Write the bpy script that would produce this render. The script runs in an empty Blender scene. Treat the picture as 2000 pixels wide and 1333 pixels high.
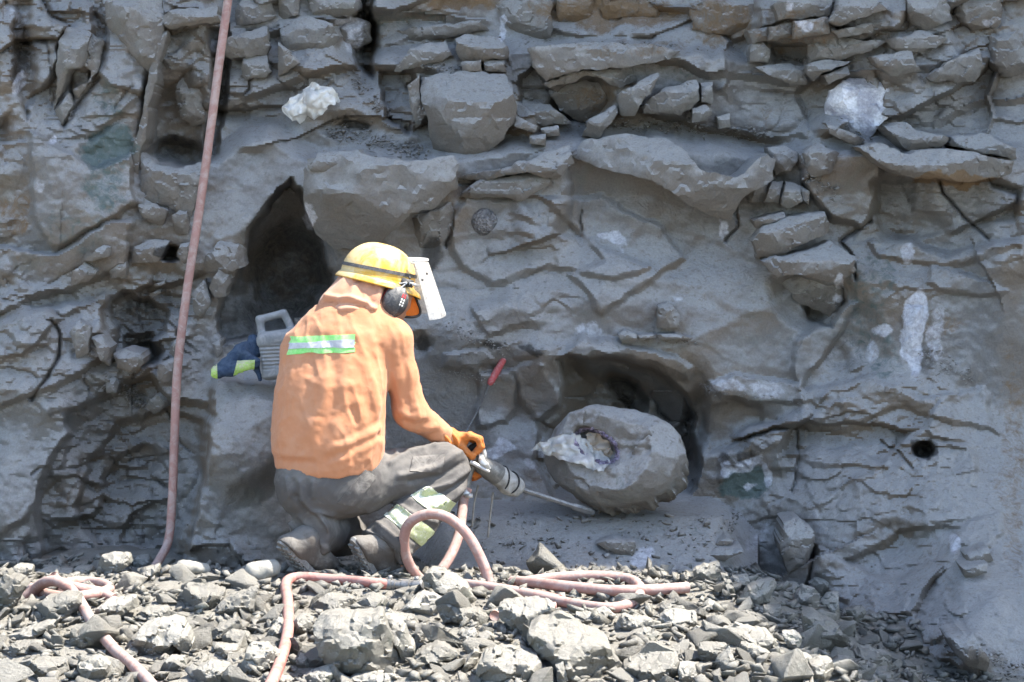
import bpy, bmesh, math, random
import numpy as np
from mathutils import Vector, geometry
from mathutils.bvhtree import BVHTree

SC = bpy.context.scene
COL = SC.collection
R = math.radians

# ------------------------------------------------------------------ camera
CAM = np.array([0.0, -10.0, 1.75])
PITCH = math.atan((1.75 - 0.886) / 10.0)
FPX = 5000.0
cam_data = bpy.data.cameras.new('camera')
cam_data.sensor_width = 36.0
cam_data.lens = 90.0
cam_data.clip_start = 0.1
cam_data.clip_end = 400.0
cam = bpy.data.objects.new('camera', cam_data)
cam.location = CAM
cam.rotation_euler = (math.pi / 2 - PITCH, 0, 0)
COL.objects.link(cam)
SC.camera = cam

# ------------------------------------------------------------------ sky, sun, exposure
SUN_EL, SUN_AZ = R(60), R(0)          # azimuth measured from +x towards +y (behind the wall)
SDIR = np.array([math.cos(SUN_EL) * math.cos(SUN_AZ), math.cos(SUN_EL) * math.sin(SUN_AZ), math.sin(SUN_EL)])
world = bpy.data.worlds.new('World')
SC.world = world
world.use_nodes = True
wn = world.node_tree
bgn = wn.nodes['Background']
sky = wn.nodes.new('ShaderNodeTexSky')
sky.sky_type = 'NISHITA'
sky.sun_disc = False
sky.sun_elevation = SUN_EL
sky.sun_rotation = math.pi / 2 - SUN_AZ
sky.air_density = 1.0
sky.dust_density = 1.0
wn.links.new(sky.outputs[0], bgn.inputs[0])
bgn.inputs[1].default_value = 0.15
sun_d = bpy.data.lights.new('sun', 'SUN')
sun_d.energy = 4.2
sun_d.angle = R(0.55)
sun_d.color = (1.0, 0.95, 0.87)
sun_o = bpy.data.objects.new('sun', sun_d)
sun_o.rotation_euler = Vector(SDIR).to_track_quat('Z', 'Y').to_euler()
COL.objects.link(sun_o)
SC.view_settings.view_transform = 'Standard'
SC.view_settings.look = 'None'
SC.view_settings.gamma = 1.0
SC.view_settings.exposure = 1.75
SC.view_settings.use_curve_mapping = False
SC.cycles.use_adaptive_sampling = True
SC.cycles.adaptive_threshold = 0.03
SC.cycles.max_bounces = 6
SC.cycles.diffuse_bounces = 3
SC.cycles.glossy_bounces = 2
SC.cycles.transmission_bounces = 4

# ------------------------------------------------------------------ pixel <-> world
CP, SP = math.cos(PITCH), math.sin(PITCH)
def PV(px, py, Y):
    a = (np.asarray(px, float) - 1000.0) / FPX
    b = (666.5 - np.asarray(py, float)) / FPX
    dy = CP + b * SP
    dz = -SP + b * CP
    t = (np.asarray(Y, float) - CAM[1]) / dy
    return np.stack(np.broadcast_arrays(CAM[0] + t * a, np.asarray(Y, float), CAM[2] + t * dz), -1)
def P(px, py, Y):
    return PV(px, py, Y).astype(float)
def proj(v):
    d = np.asarray(v, float) - CAM
    f = d[..., 1] * CP - d[..., 2] * SP
    u = d[..., 1] * SP + d[..., 2] * CP
    return 1000 + FPX * d[..., 0] / f, 666.5 - FPX * u / f

# ------------------------------------------------------------------ noise
_rs = np.random.RandomState(7)
_perm = np.concatenate([_rs.permutation(4096)] * 2)
_val = _rs.rand(4096) * 2 - 1
def _h(ix, iy, iz=None, seed=0):
    k = _perm[(ix + seed * 131) & 4095]
    k = _perm[(k + iy) & 4095]
    if iz is not None:
        k = _perm[(k + iz) & 4095]
    return k
def noise2(x, y, seed=0):
    xi = np.floor(x).astype(int); yi = np.floor(y).astype(int)
    fx = x - xi; fy = y - yi
    sx = fx * fx * fx * (fx * (fx * 6 - 15) + 10); sy = fy * fy * fy * (fy * (fy * 6 - 15) + 10)
    v = lambda a, b: _val[_h(xi + a, yi + b, None, seed)]
    return (v(0, 0) * (1 - sx) + v(1, 0) * sx) * (1 - sy) + (v(0, 1) * (1 - sx) + v(1, 1) * sx) * sy
def fbm2(x, y, oct=4, seed=0, gain=0.5):
    s = 0; a = 1; t = 0
    for o in range(oct):
        s = s + a * noise2(x * 2 ** o + 17.3 * o, y * 2 ** o - 9.1 * o, seed + o); t += a; a *= gain
    return s / t
def noise3(p, seed=0):
    pi = np.floor(p).astype(int); f = p - pi
    s = f * f * (3 - 2 * f)
    out = 0
    for a in (0, 1):
        for b in (0, 1):
            for c in (0, 1):
                w = (s[..., 0] if a else 1 - s[..., 0]) * (s[..., 1] if b else 1 - s[..., 1]) * (s[..., 2] if c else 1 - s[..., 2])
                out = out + w * _val[_h(pi[..., 0] + a, pi[..., 1] + b, pi[..., 2] + c, seed)]
    return out
def fbm3(p, oct=3, seed=0, gain=0.5):
    s = 0; a = 1; t = 0
    for o in range(oct):
        s = s + a * noise3(p * 2 ** o + 5.7 * o, seed + o); t += a; a *= gain
    return s / t
def sstep(a, b, x):
    t = np.clip((x - a) / (b - a), 0, 1)
    return t * t * (3 - 2 * t)
def cells(x, y, cell, seed, mode, k=1.0, amp=1.0, tilt=0.5):
    """cellular fracture relief. mode 'dish': shallow conchoidal dishes with sharp ridges; 'facet': broken tilted planes"""
    gx = x / cell; gy = y / cell
    ix = np.floor(gx).astype(int); iy = np.floor(gy).astype(int)
    best = np.full(gx.shape, 1e9); out = np.zeros(gx.shape)
    rg = (-2, -1, 0, 1, 2) if mode == 'poly' and cell > 0.2 else (-1, 0, 1)
    for a in rg:
        for b in rg:
            h = _h(ix + a, iy + b, None, seed)
            cx = ix + a + 0.5 + 0.48 * _val[h]; cy = iy + b + 0.5 + 0.48 * _val[(h + 911) & 4095]
            dx = gx - cx; dy = gy - cy
            d2 = dx * dx + dy * dy
            if mode == 'poly':
                q = 0.7 * _val[(h + 333) & 4095] + tilt * (_val[(h + 77) & 4095] * dx + _val[(h + 155) & 4095] * dy) + k * d2
                best = np.minimum(best, q)
            elif mode == 'dish':
                q = d2 * k + 0.6 * _val[(h + 333) & 4095] + tilt * (_val[(h + 77) & 4095] * dx + _val[(h + 155) & 4095] * dy)
                m = q < best
                best = np.where(m, q, best)
            else:
                m = d2 < best
                best = np.where(m, d2, best)
                q = _val[(h + 333) & 4095] * 0.6 + tilt * (_val[(h + 77) & 4095] * dx * 1.6 + (0.35 + _val[(h + 155) & 4095]) * dy * 1.6)
                out = np.where(m, q, out)
    return (out if mode == 'facet' else best) * amp

def blocks(x, y, cell, seed, tilt=0.8):
    """jointed rock: every cell a tilted plane of its own; returns its height and the distance to the nearest joint"""
    gx = x / cell; gy = y / cell
    ix = np.floor(gx).astype(int); iy = np.floor(gy).astype(int)
    b1 = np.full(gx.shape, 1e9); b2 = b1.copy(); out = np.zeros(gx.shape)
    for a in (-1, 0, 1):
        for b in (-1, 0, 1):
            h = _h(ix + a, iy + b, None, seed)
            dx = gx - (ix + a + 0.5 + 0.46 * _val[h]); dy = gy - (iy + b + 0.5 + 0.46 * _val[(h + 911) & 4095])
            d = np.maximum(np.abs(dx), np.abs(dy)) * 0.6 + np.sqrt(dx * dx + dy * dy) * 0.4
            m = d < b1
            b2 = np.where(m, b1, np.minimum(b2, d)); b1 = np.where(m, d, b1)
            q = _val[(h + 333) & 4095] * 0.7 + tilt * (_val[(h + 77) & 4095] * dx * 1.5 - (0.25 + 0.9 * np.abs(_val[(h + 155) & 4095])) * dy * 1.5)
            out = np.where(m, q, out)
    return out, (b2 - b1) * cell

# ------------------------------------------------------------------ objects
def link(o, parent=None):
    COL.objects.link(o)
    if parent is not None:
        o.parent = parent
    return o
def tag(o, label=None, cat=None, group=None, kind=None):
    if label: o['label'] = label
    if cat: o['category'] = cat
    if group: o['group'] = group
    if kind: o['kind'] = kind
    return o
def empty(name, loc=(0, 0, 0)):
    o = bpy.data.objects.new(name, None)
    o.location = loc
    o.empty_display_size = 0.1
    return link(o)
def make(name, verts, faces, mat, parent=None, smooth=True, sharp=None):
    me = bpy.data.meshes.new(name)
    verts = np.asarray(verts, np.float64)
    if parent is not None:
        verts = verts - np.array(parent_loc(parent))
    if isinstance(faces, np.ndarray):
        n, k = faces.shape
        me.vertices.add(len(verts)); me.vertices.foreach_set('co', verts.astype(np.float32).ravel())
        me.loops.add(n * k); me.loops.foreach_set('vertex_index', faces.astype(np.int32).ravel())
        me.polygons.add(n); me.polygons.foreach_set('loop_start', np.arange(0, n * k, k, dtype=np.int32))
        me.update(calc_edges=True)
    else:
        me.from_pydata([tuple(v) for v in verts], [], [tuple(f) for f in faces])
        me.update()
    me.validate()
    if smooth:
        me.polygons.foreach_set('use_smooth', np.ones(len(me.polygons), bool))
        if sharp is not None:
            me.set_sharp_from_angle(angle=R(sharp))
    if mat is not None:
        me.materials.append(mat)
    o = bpy.data.objects.new(name, me)
    return link(o, parent)
def parent_loc(p):
    l = np.array(p.location, float)
    while p.parent is not None:
        p = p.parent; l = l + np.array(p.location, float)
    return l
def join(parts):
    V = []; F = []; n = 0
    for v, f in parts:
        v = np.asarray(v, float)
        V.append(v); F += [tuple(int(i) + n for i in q) for q in f]; n += len(v)
    return np.concatenate(V), F
def nrm(v):
    v = np.asarray(v, float); return v / (np.linalg.norm(v) + 1e-12)
def spline(pts, n=12):
    pts = np.asarray(pts, float)
    q = np.concatenate([[2 * pts[0] - pts[1]], pts, [2 * pts[-1] - pts[-2]]])
    out = []
    for i in range(1, len(q) - 2):
        for t in np.linspace(0, 1, n, endpoint=False):
            a, b, c, d = q[i - 1:i + 3]
            out.append(0.5 * ((2 * b) + (c - a) * t + (2 * a - 5 * b + 4 * c - d) * t * t + (-a + 3 * b - 3 * c + d) * t ** 3))
    out.append(pts[-1])
    return np.array(out)
def tube(path, r, sides=14, open_end=False, cap=True, wob=0.0):
    path = np.asarray(path, float); n = len(path)
    rr = np.broadcast_to(np.asarray(r, float), (n,))
    T = np.gradient(path, axis=0); T /= np.linalg.norm(T, axis=1)[:, None] + 1e-12
    nv = nrm(np.cross(T[0], [0.3, 0.2, 0.9])); V = []
    for i in range(n):
        nv = nrm(nv - T[i] * np.dot(nv, T[i])); b = np.cross(T[i], nv)
        for s in range(sides):
            a = 2 * math.pi * s / sides
            V.append(path[i] + rr[i] * (math.cos(a) * nv + math.sin(a) * b))
    F = [(i * sides + s, i * sides + (s + 1) % sides, (i + 1) * sides + (s + 1) % sides, (i + 1) * sides + s) for i in range(n - 1) for s in range(sides)]
    V = list(V)
    if cap:
        for end, ring in ((0, 0), (1, n - 1)):
            base = ring * sides
            if open_end:      # hollow mouth: a ring of wall thickness, then a bore going in
                c = path[ring]; inw = T[ring] * (0.05 if end == 0 else -0.05)
                k = len(V)
                for s in range(sides): V.append(c + (V[base + s] - c) * 0.62)
                for s in range(sides): V.append(c + (V[base + s] - c) * 0.62 + inw)
                for s in range(sides):
                    t = (s + 1) % sides
                    F.append((base + s, base + t, k + t, k + s)); F.append((k + s, k + t, k + sides + t, k + sides + s))
                F.append(tuple(k + sides + s for s in range(sides)))
            else:
                F.append(tuple(base + s for s in range(sides)))
    return np.array(V), F
def box(c, size, ax=None):
    s = np.array(size) / 2.0
    q = np.array([[x, y, z] for x in (-1, 1) for y in (-1, 1) for z in (-1, 1)], float) * s
    if ax is not None:
        q = q @ np.array(ax)
    F = [(0, 1, 3, 2), (4, 6, 7, 5), (0, 4, 5, 1), (2, 3, 7, 6), (0, 2, 6, 4), (1, 5, 7, 3)]
    return q + np.array(c), F

# ------------------------------------------------------------------ signed distance modelling + surface nets
class Field:
    def __init__(s, lo, hi, h):
        s.lo = np.array(lo, float); s.h = h
        n = np.ceil((np.array(hi) - s.lo) / h).astype(int) + 1
        ax = [s.lo[i] + h * np.arange(n[i]) for i in range(3)]
        s.X, s.Y, s.Z = np.meshgrid(*ax, indexing='ij')
        s.d = np.full(s.X.shape, 9.0)
    def pts(s): return np.stack([s.X, s.Y, s.Z], -1)
    def cone(s, a, b, r1, r2, fl=None):
        """round cone; fl=(axis, factor) flattens it across one axis"""
        a = np.array(a, float); b = np.array(b, float); ab = b - a; L = ab @ ab + 1e-12
        px, py, pz = s.X - a[0], s.Y - a[1], s.Z - a[2]
        t = np.clip((px * ab[0] + py * ab[1] + pz * ab[2]) / L, 0, 1)
        dx, dy, dz = px - t * ab[0], py - t * ab[1], pz - t * ab[2]
        k = 1.0
        if fl is not None:
            n = nrm(fl[0]); q = dx * n[0] + dy * n[1] + dz * n[2]; k = fl[1]; m = (1 / k - 1) * q
            dx, dy, dz = dx + m * n[0], dy + m * n[1], dz + m * n[2]
        return (np.sqrt(dx * dx + dy * dy + dz * dz) - (r1 + (r2 - r1) * t)) * (0.5 + 0.5 * k)
    def ell(s, c, r, ax=None):
        q = [s.X - c[0], s.Y - c[1], s.Z - c[2]]
        if ax is not None:
            q = [q[0] * a[0] + q[1] * a[1] + q[2] * a[2] for a in ax]
        k0 = np.sqrt(sum((q[i] / r[i]) ** 2 for i in range(3)))
        return (k0 - 1) * min(r)
    def rbox(s, c, r, rad, ax=None):
        q = [s.X - c[0], s.Y - c[1], s.Z - c[2]]
        if ax is not None:
            q = [q[0] * a[0] + q[1] * a[1] + q[2] * a[2] for a in ax]
        q = [np.abs(q[i]) - r[i] + rad for i in range(3)]
        return np.sqrt(sum(np.maximum(v, 0) ** 2 for v in q)) + np.minimum(np.maximum(np.maximum(q[0], q[1]), q[2]), 0) - rad
    def half(s, c, n):
        n = nrm(n)
        return (s.X - c[0]) * n[0] + (s.Y - c[1]) * n[1] + (s.Z - c[2]) * n[2]
    def add(s, d, k=0.0): s.d = smin(s.d, d, k)
    def cut(s, d, k=0.0): s.d = -smin(-s.d, d, k)          # remove where d < 0
    def keep(s, d): s.d = np.maximum(s.d, d)
    def mesh(s): return nets(s.d, s.lo, s.h)
def smin(a, b, k):
    if k <= 0: return np.minimum(a, b)
    h = np.clip(0.5 + 0.5 * (b - a) / k, 0, 1)
    return b * (1 - h) + a * h - k * h * (1 - h)
def nets(d, lo, h):
    d = np.where(d == 0, 1e-9, d)
    nx, ny, nz = d.shape
    sg = d < 0
    c = [sg[i:nx - 1 + i, j:ny - 1 + j, k:nz - 1 + k] for i in (0, 1) for j in (0, 1) for k in (0, 1)]
    cnt = sum(x.astype(np.int8) for x in c)
    act = (cnt > 0) & (cnt < 8)
    I = np.argwhere(act)
    idx = np.full(act.shape, -1, int); idx[act] = np.arange(len(I))
    acc = np.zeros((len(I), 3)); w = np.zeros(len(I))
    off = [(i, j, k) for i in (0, 1) for j in (0, 1) for k in (0, 1)]
    for ai, a in enumerate(off):
        for b in off[ai + 1:]:
            if sum(abs(a[q] - b[q]) for q in range(3)) != 1: continue
            da = d[I[:, 0] + a[0], I[:, 1] + a[1], I[:, 2] + a[2]]; db = d[I[:, 0] + b[0], I[:, 1] + b[1], I[:, 2] + b[2]]
            m = (da < 0) != (db < 0)
            t = np.where(m, da / np.where(m, da - db, 1), 0)
            p = np.array(a)[None] + t[:, None] * (np.array(b) - np.array(a))[None]
            acc += np.where(m[:, None], p, 0); w += m
    V = lo + h * (I + acc / w[:, None])
    F = []
    for ax in range(3):
        o1, o2 = [(1, 2), (2, 0), (0, 1)][ax]
        sl0 = [slice(1, n - 1) for n in (nx, ny, nz)]; sl1 = list(sl0)
        sl0[ax] = slice(0, d.shape[ax] - 1); sl1[ax] = slice(1, d.shape[ax])
        m = sg[tuple(sl0)] != sg[tuple(sl1)]
        E = np.argwhere(m); flip = sg[tuple(sl0)][m]
        for q in range(3):
            if q != ax: E[:, q] += 1
        e1 = np.zeros(3, int); e1[o1] = 1; e2 = np.zeros(3, int); e2[o2] = 1
        g = lambda o: idx[tuple((E - o).T)]
        q4 = np.stack([g(e1 * 0), g(e1), g(e1 + e2), g(e2)], -1)
        q4 = np.where(flip[:, None], q4, q4[:, ::-1])
        F.append(q4)
    return V, np.concatenate(F)
def vnormals(V, F):
    F = np.asarray(F)
    n = np.cross(V[F[:, 2]] - V[F[:, 0]], V[F[:, 3]] - V[F[:, 1]])
    N = np.zeros_like(V)
    for k in range(4): np.add.at(N, F[:, k], n)
    return N / (np.linalg.norm(N, axis=1)[:, None] + 1e-12)
def seg_dist(px, py, line):
    """distance to a polyline in pixel space"""
    best = np.full(np.shape(px), 1e9)
    for (ax, ay), (bx, by) in zip(line[:-1], line[1:]):
        dx, dy = bx - ax, by - ay; L = dx * dx + dy * dy + 1e-9
        t = np.clip(((px - ax) * dx + (py - ay) * dy) / L, 0, 1)
        best = np.minimum(best, np.hypot(px - ax - t * dx, py - ay - t * dy))
    return best
def inside(px, py, poly):
    c = np.zeros(np.shape(px), bool)
    n = len(poly)
    for i in range(n):
        (x1, y1), (x2, y2) = poly[i], poly[(i + 1) % n]
        if y1 == y2: continue
        c ^= ((y1 > py) != (y2 > py)) & (px < (x2 - x1) * (py - y1) / (y2 - y1) + x1)
    return c
def poly_sd(px, py, poly):
    d = seg_dist(px, py, list(poly) + [poly[0]])
    return np.where(inside(px, py, poly), d, -d)        # positive inside
def relax(V, F, it=2, lam=0.5):
    F = np.asarray(F); n = len(V)
    e = np.concatenate([F[:, [0, 1]], F[:, [1, 2]], F[:, [2, 3]], F[:, [3, 0]]])
    cnt = np.bincount(e[:, 0], minlength=n).astype(float) + np.bincount(e[:, 1], minlength=n)
    for _ in range(it):
        s = np.zeros_like(V)
        for k in range(3):
            s[:, k] = np.bincount(e[:, 0], V[e[:, 1], k], n) + np.bincount(e[:, 1], V[e[:, 0], k], n)
        V = V + lam * (s / cnt[:, None] - V)
    return V
def folds(V, F, lines):
    """cloth folds: ridges (+) and valleys (-) running along lines given in picture coordinates, on the camera side"""
    N = vnormals(V, F); px, py = proj(V)
    w = np.clip(-N[:, 1] * 1.6 + 0.15, 0, 1)
    h = np.zeros(len(V))
    for amp, wd, ln in lines:
        x = [p[0] for p in ln]; y = [p[1] for p in ln]
        m = (px > min(x) - 40) & (px < max(x) + 40) & (py > min(y) - 40) & (py < max(y) + 40)
        if m.any():
            ex, ey = px[m], py[m]
            d = seg_dist(ex, ey, ln)
            h[m] += amp * np.exp(-(d / wd) ** 2)
    return V + N * (h * w)[:, None]
# ------------------------------------------------------------------ materials
class NT:
    def __init__(s, name):
        s.m = bpy.data.materials.new(name); s.m.use_nodes = True
        s.t = s.m.node_tree; s.b = s.t.nodes['Principled BSDF']; s.out = s.t.nodes['Material Output']
    def n(s, typ, **kw):
        x = s.t.nodes.new(typ)
        for k, v in kw.items():
            setattr(x, k, v)
        return x
    def l(s, a, b): s.t.links.new(a, b)
    def val(s, sock, v):
        if hasattr(v, 'is_output'): s.l(v, sock)
        else: sock.default_value = v
    def math(s, op, a, b=0.0, c=None, clamp=False):
        x = s.n('ShaderNodeMath', operation=op, use_clamp=clamp)
        s.val(x.inputs[0], a); s.val(x.inputs[1], b)
        if c is not None: s.val(x.inputs[2], c)
        return x.outputs[0]
    def noise(s, vec, scale, detail=4, rough=0.55, dist=0.0):
        x = s.n('ShaderNodeTexNoise'); s.l(vec, x.inputs['Vector'])
        x.inputs['Scale'].default_value = scale; x.inputs['Detail'].default_value = detail
        x.inputs['Roughness'].default_value = rough; x.inputs['Distortion'].default_value = dist
        return x.outputs['Fac']
    def ramp(s, f, lo, hi):
        x = s.n('ShaderNodeMapRange', interpolation_type='SMOOTHSTEP')
        s.val(x.inputs[0], f); x.inputs[1].default_value = lo; x.inputs[2].default_value = hi
        return x.outputs[0]
    def mix(s, f, a, b):
        x = s.n('ShaderNodeMix', data_type='RGBA')
        s.val(x.inputs[0], f)
        for i, v in ((6, a), (7, b)):
            if isinstance(v, tuple): x.inputs[i].default_value = (*v, 1)
            else: s.l(v, x.inputs[i])
        return x.outputs[2]
    def mul(s, a, f):
        x = s.n('ShaderNodeMix', data_type='RGBA', blend_type='MULTIPLY'); x.inputs[0].default_value = 1
        s.l(a, x.inputs[6])
        c = s.n('ShaderNodeCombineColor')
        for i in range(3): s.val(c.inputs[i], f)
        s.l(c.outputs[0], x.inputs[7]); return x.outputs[2]
    def bump(s, h, strength, dist, prev=None):
        x = s.n('ShaderNodeBump'); s.l(h, x.inputs['Height'])
        x.inputs['Strength'].default_value = strength; x.inputs['Distance'].default_value = dist
        if prev is not None: s.l(prev, x.inputs['Normal'])
        return x.outputs[0]

def rock_mat(name, brown, grey, dust, dust_lo, dust_hi, obj_space=False, rough=0.9, green=0.25):
    k = NT(name)
    if obj_space:
        tc = k.n('ShaderNodeTexCoord'); oi = k.n('ShaderNodeObjectInfo')
        add = k.n('ShaderNodeVectorMath', operation='ADD'); k.l(tc.outputs['Object'], add.inputs[0])
        sc = k.n('ShaderNodeVectorMath', operation='SCALE'); sc.inputs[3].default_value = 1.0
        cmb = k.n('ShaderNodeCombineXYZ'); rr = k.math('MULTIPLY', oi.outputs['Random'], 37.0)
        for i in range(3): k.l(rr, cmb.inputs[i])
        k.l(cmb.outputs[0], add.inputs[1]); vec = add.outputs[0]; rnd = oi.outputs['Random']
    else:
        g0 = k.n('ShaderNodeNewGeometry'); vec = g0.outputs['Position']; rnd = None
    g = k.n('ShaderNodeNewGeometry')
    sep = k.n('ShaderNodeSeparateXYZ'); k.l(g.outputs['Normal'], sep.inputs[0])
    n1 = k.noise(vec, 1.7, 3, 0.6, 0.4); n2 = k.noise(vec, 7.0, 5, 0.62, 0.6); n3 = k.noise(vec, 45.0, 3, 0.65)
    col = k.mix(k.ramp(n1, 0.36, 0.64), brown, grey)
    col = k.mix(k.math('MULTIPLY', k.ramp(n2, 0.52, 0.7), green), col, (grey[0] * 0.72, grey[1] * 0.86, grey[2] * 0.80))
    # dust lying on whatever faces up, thinner on steep faces, blown unevenly
    up = k.math('ADD', sep.outputs['Z'], k.math('MULTIPLY', k.math('SUBTRACT', n2, 0.5), 0.9))
    df = k.math('MULTIPLY', k.ramp(up, dust_lo, dust_hi), k.ramp(n3, 0.15, 0.5))
    col = k.mix(df, col, dust)
    at = k.n('ShaderNodeAttribute', attribute_name='stain_shade')
    sc_ = k.n('ShaderNodeSeparateColor'); k.l(at.outputs['Color'], sc_.inputs[0])
    brk = k.noise(vec, 22.0, 4, 0.7, 1.0)
    def sf(ch, amt=0.55, lo=0.36, hi=0.78):
        return k.ramp(k.math('ADD', ch, k.math('MULTIPLY', k.math('SUBTRACT', brk, 0.5), amt * 2)), lo, hi)
    ru = k.n('ShaderNodeAttribute', attribute_name='rust')
    col = k.mix(k.math('MULTIPLY', sf(ru.outputs['Fac']), 0.8), col, (0.22, 0.135, 0.065))
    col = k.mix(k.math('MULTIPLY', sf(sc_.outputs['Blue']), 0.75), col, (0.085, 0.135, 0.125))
    col = k.mix(k.math('MULTIPLY', sf(sc_.outputs['Green'], 0.45, 0.25, 0.95), 0.85), col, (0.055, 0.050, 0.044))  # dark channel: damp, and shade of holes and recesses painted in
    wh = k.mix(k.ramp(n3, 0.35, 0.6), (0.52, 0.50, 0.52), (0.74, 0.73, 0.75))
    col = k.mix(k.math('MULTIPLY', sf(sc_.outputs['Red'], 0.5, 0.3, 0.85), 0.85), col, wh)
    # fine speckle and grain
    sp = k.math('ADD', 0.72, k.math('MULTIPLY', k.noise(vec, 130.0, 3, 0.7), 0.56))
    col = k.mul(col, sp)
    if rnd is not None:
        col = k.mul(col, k.math('ADD', 0.72, k.math('MULTIPLY', rnd, 0.5)))
    k.l(col, k.b.inputs['Base Color'])
    k.b.inputs['Roughness'].default_value = rough
    k.b.inputs['Specular IOR Level'].default_value = 0.25
    hh = k.math('MULTIPLY', k.noise(vec, 16.0, 8, 0.74, 0.4), 0.040)
    b2 = k.bump(hh, 0.85, 1.0)
    k.l(b2, k.b.inputs['Normal'])
    return k.m

M = {}
M['wall'] = rock_mat('wall_rock', (0.225, 0.178, 0.134), (0.225, 0.212, 0.196), (0.385, 0.368, 0.345), -0.02, 0.66)
M['block'] = rock_mat('wall_block', (0.21, 0.176, 0.142), (0.225, 0.206, 0.182), (0.395, 0.378, 0.352), 0.0, 0.68)
M['rubble'] = rock_mat('rubble_rock', (0.205, 0.19, 0.157), (0.22, 0.211, 0.184), (0.345, 0.325, 0.283), 0.0, 0.9, obj_space=True, green=0.5)
M['ground'] = rock_mat('ground_dirt', (0.19, 0.175, 0.148), (0.21, 0.20, 0.172), (0.29, 0.272, 0.235), 0.5, 1.1)
M['floor'] = M['ground']

def simple(name, col, rough=0.7, var=0.25, scale=18.0, bump=0.0, bscale=60.0, dusty=None, dust_amt=0.5, metal=0.0, spec=0.4, sheen=0.0, obj=False):
    k = NT(name)
    if obj:
        vec = k.n('ShaderNodeTexCoord').outputs['Object']
    else:
        vec = k.n('ShaderNodeNewGeometry').outputs['Position']
    n = k.noise(vec, scale, 5, 0.6, 0.4)
    c = k.mix(k.ramp(n, 0.3, 0.7), tuple(v * (1 - var) for v in col), tuple(min(1, v * (1 + var)) for v in col))
    if dusty is not None:
        g = k.n('ShaderNodeNewGeometry'); s = k.n('ShaderNodeSeparateXYZ'); k.l(g.outputs['Normal'], s.inputs[0])
        n2 = k.noise(vec, scale * 2.3, 6, 0.68, 0.8)
        f = k.ramp(k.math('ADD', n2, k.math('MULTIPLY', s.outputs['Z'], 0.18)), 0.42, 0.72)
        c = k.mix(k.math('MULTIPLY', f, dust_amt), c, dusty)
    k.l(c, k.b.inputs['Base Color'])
    k.b.inputs['Roughness'].default_value = rough
    k.b.inputs['Metallic'].default_value = metal
    k.b.inputs['Specular IOR Level'].default_value = spec
    if sheen: k.b.inputs['Sheen Weight'].default_value = sheen
    if bump:
        k.l(k.bump(k.noise(vec, bscale, 6, 0.6), bump, 0.006), k.b.inputs['Normal'])
    return k.m
DUST = (0.36, 0.35, 0.33)
M['shirt'] = simple('orange_shirt', (0.49, 0.215, 0.108), 0.9, 0.06, 3.5, 0.35, 260, dusty=(0.55, 0.32, 0.20), dust_amt=0.3, spec=0.15, sheen=0.15)
M['hood'] = simple('orange_hood', (0.48, 0.24, 0.145), 0.9, 0.06, 4, 0.25, 260, dusty=(0.58, 0.36, 0.26), dust_amt=0.35, spec=0.15, sheen=0.15)
M['trousers'] = simple('dusty_grey_trousers', (0.098, 0.090, 0.084), 0.95, 0.1, 3.2, 0.35, 240, dusty=(0.215, 0.20, 0.18), dust_amt=0.6, spec=0.15)
M['pocket'] = simple('dusty_pocket_cloth', (0.105, 0.095, 0.088), 0.95, 0.15, 12, 0.35, 240, dusty=(0.28, 0.26, 0.23), dust_amt=0.6, spec=0.15)
M['boot'] = simple('dusty_boot_leather', (0.075, 0.064, 0.055), 0.75, 0.2, 6, 0.4, 90, dusty=(0.20, 0.185, 0.165), dust_amt=0.75, spec=0.3)
M['sole'] = simple('boot_sole', (0.16, 0.15, 0.135), 0.85, 0.2, 20, 0.4, 90, dusty=DUST, dust_amt=0.6)
M['navy'] = simple('navy_cloth', (0.035, 0.042, 0.06), 0.9, 0.2, 14, 0.3, 200, dusty=(0.14, 0.145, 0.155), dust_amt=0.55, spec=0.15)
M['skin'] = simple('skin', (0.36, 0.20, 0.13), 0.6, 0.1, 20)
M['glove'] = simple('orange_leather_glove', (0.50, 0.155, 0.035), 0.8, 0.2, 22, 0.4, 110, dusty=(0.48, 0.27, 0.14), dust_amt=0.4, spec=0.25)
M['helmet'] = simple('yellow_helmet', (0.60, 0.32, 0.022), 0.45, 0.06, 5, 0.2, 90, dusty=(0.64, 0.53, 0.32), dust_amt=0.75, spec=0.5)
M['strap'] = simple('dark_strap', (0.05, 0.048, 0.048), 0.7, 0.2, 30, dusty=(0.2, 0.19, 0.18), dust_amt=0.4)
M['white_plastic'] = simple('white_plastic', (0.72, 0.70, 0.66), 0.5, 0.08, 20)
M['muff'] = simple('black_ear_muff', (0.035, 0.035, 0.038), 0.5, 0.25, 20, 0.2, 120, dusty=(0.26, 0.24, 0.21), dust_amt=0.5, spec=0.5)
M['red'] = simple('red_plastic', (0.48, 0.035, 0.04), 0.5, 0.1)
M['orange'] = simple('orange_lining', (0.68, 0.17, 0.015), 0.7, 0.12, 40, 0.3, 150)
M['hose'] = simple('dusty_pink_hose', (0.33, 0.185, 0.155), 0.75, 0.10, 9, 0.2, 140, dusty=(0.42, 0.325, 0.285), dust_amt=0.85, spec=0.3)
M['hose2'] = simple('worn_red_hose', (0.33, 0.13, 0.105), 0.7, 0.10, 9, 0.2, 140, dusty=(0.42, 0.28, 0.24), dust_amt=0.75, spec=0.3)
M['steel'] = simple('worn_steel', (0.17, 0.165, 0.16), 0.45, 0.2, 30, 0.2, 90, dusty=(0.34, 0.33, 0.31), dust_amt=0.6, metal=0.55)
M['bright_steel'] = simple('bright_cast_metal', (0.55, 0.53, 0.50), 0.4, 0.15, 30, 0.2, 90, dusty=(0.5, 0.48, 0.45), dust_amt=0.5, metal=0.4)
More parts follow.
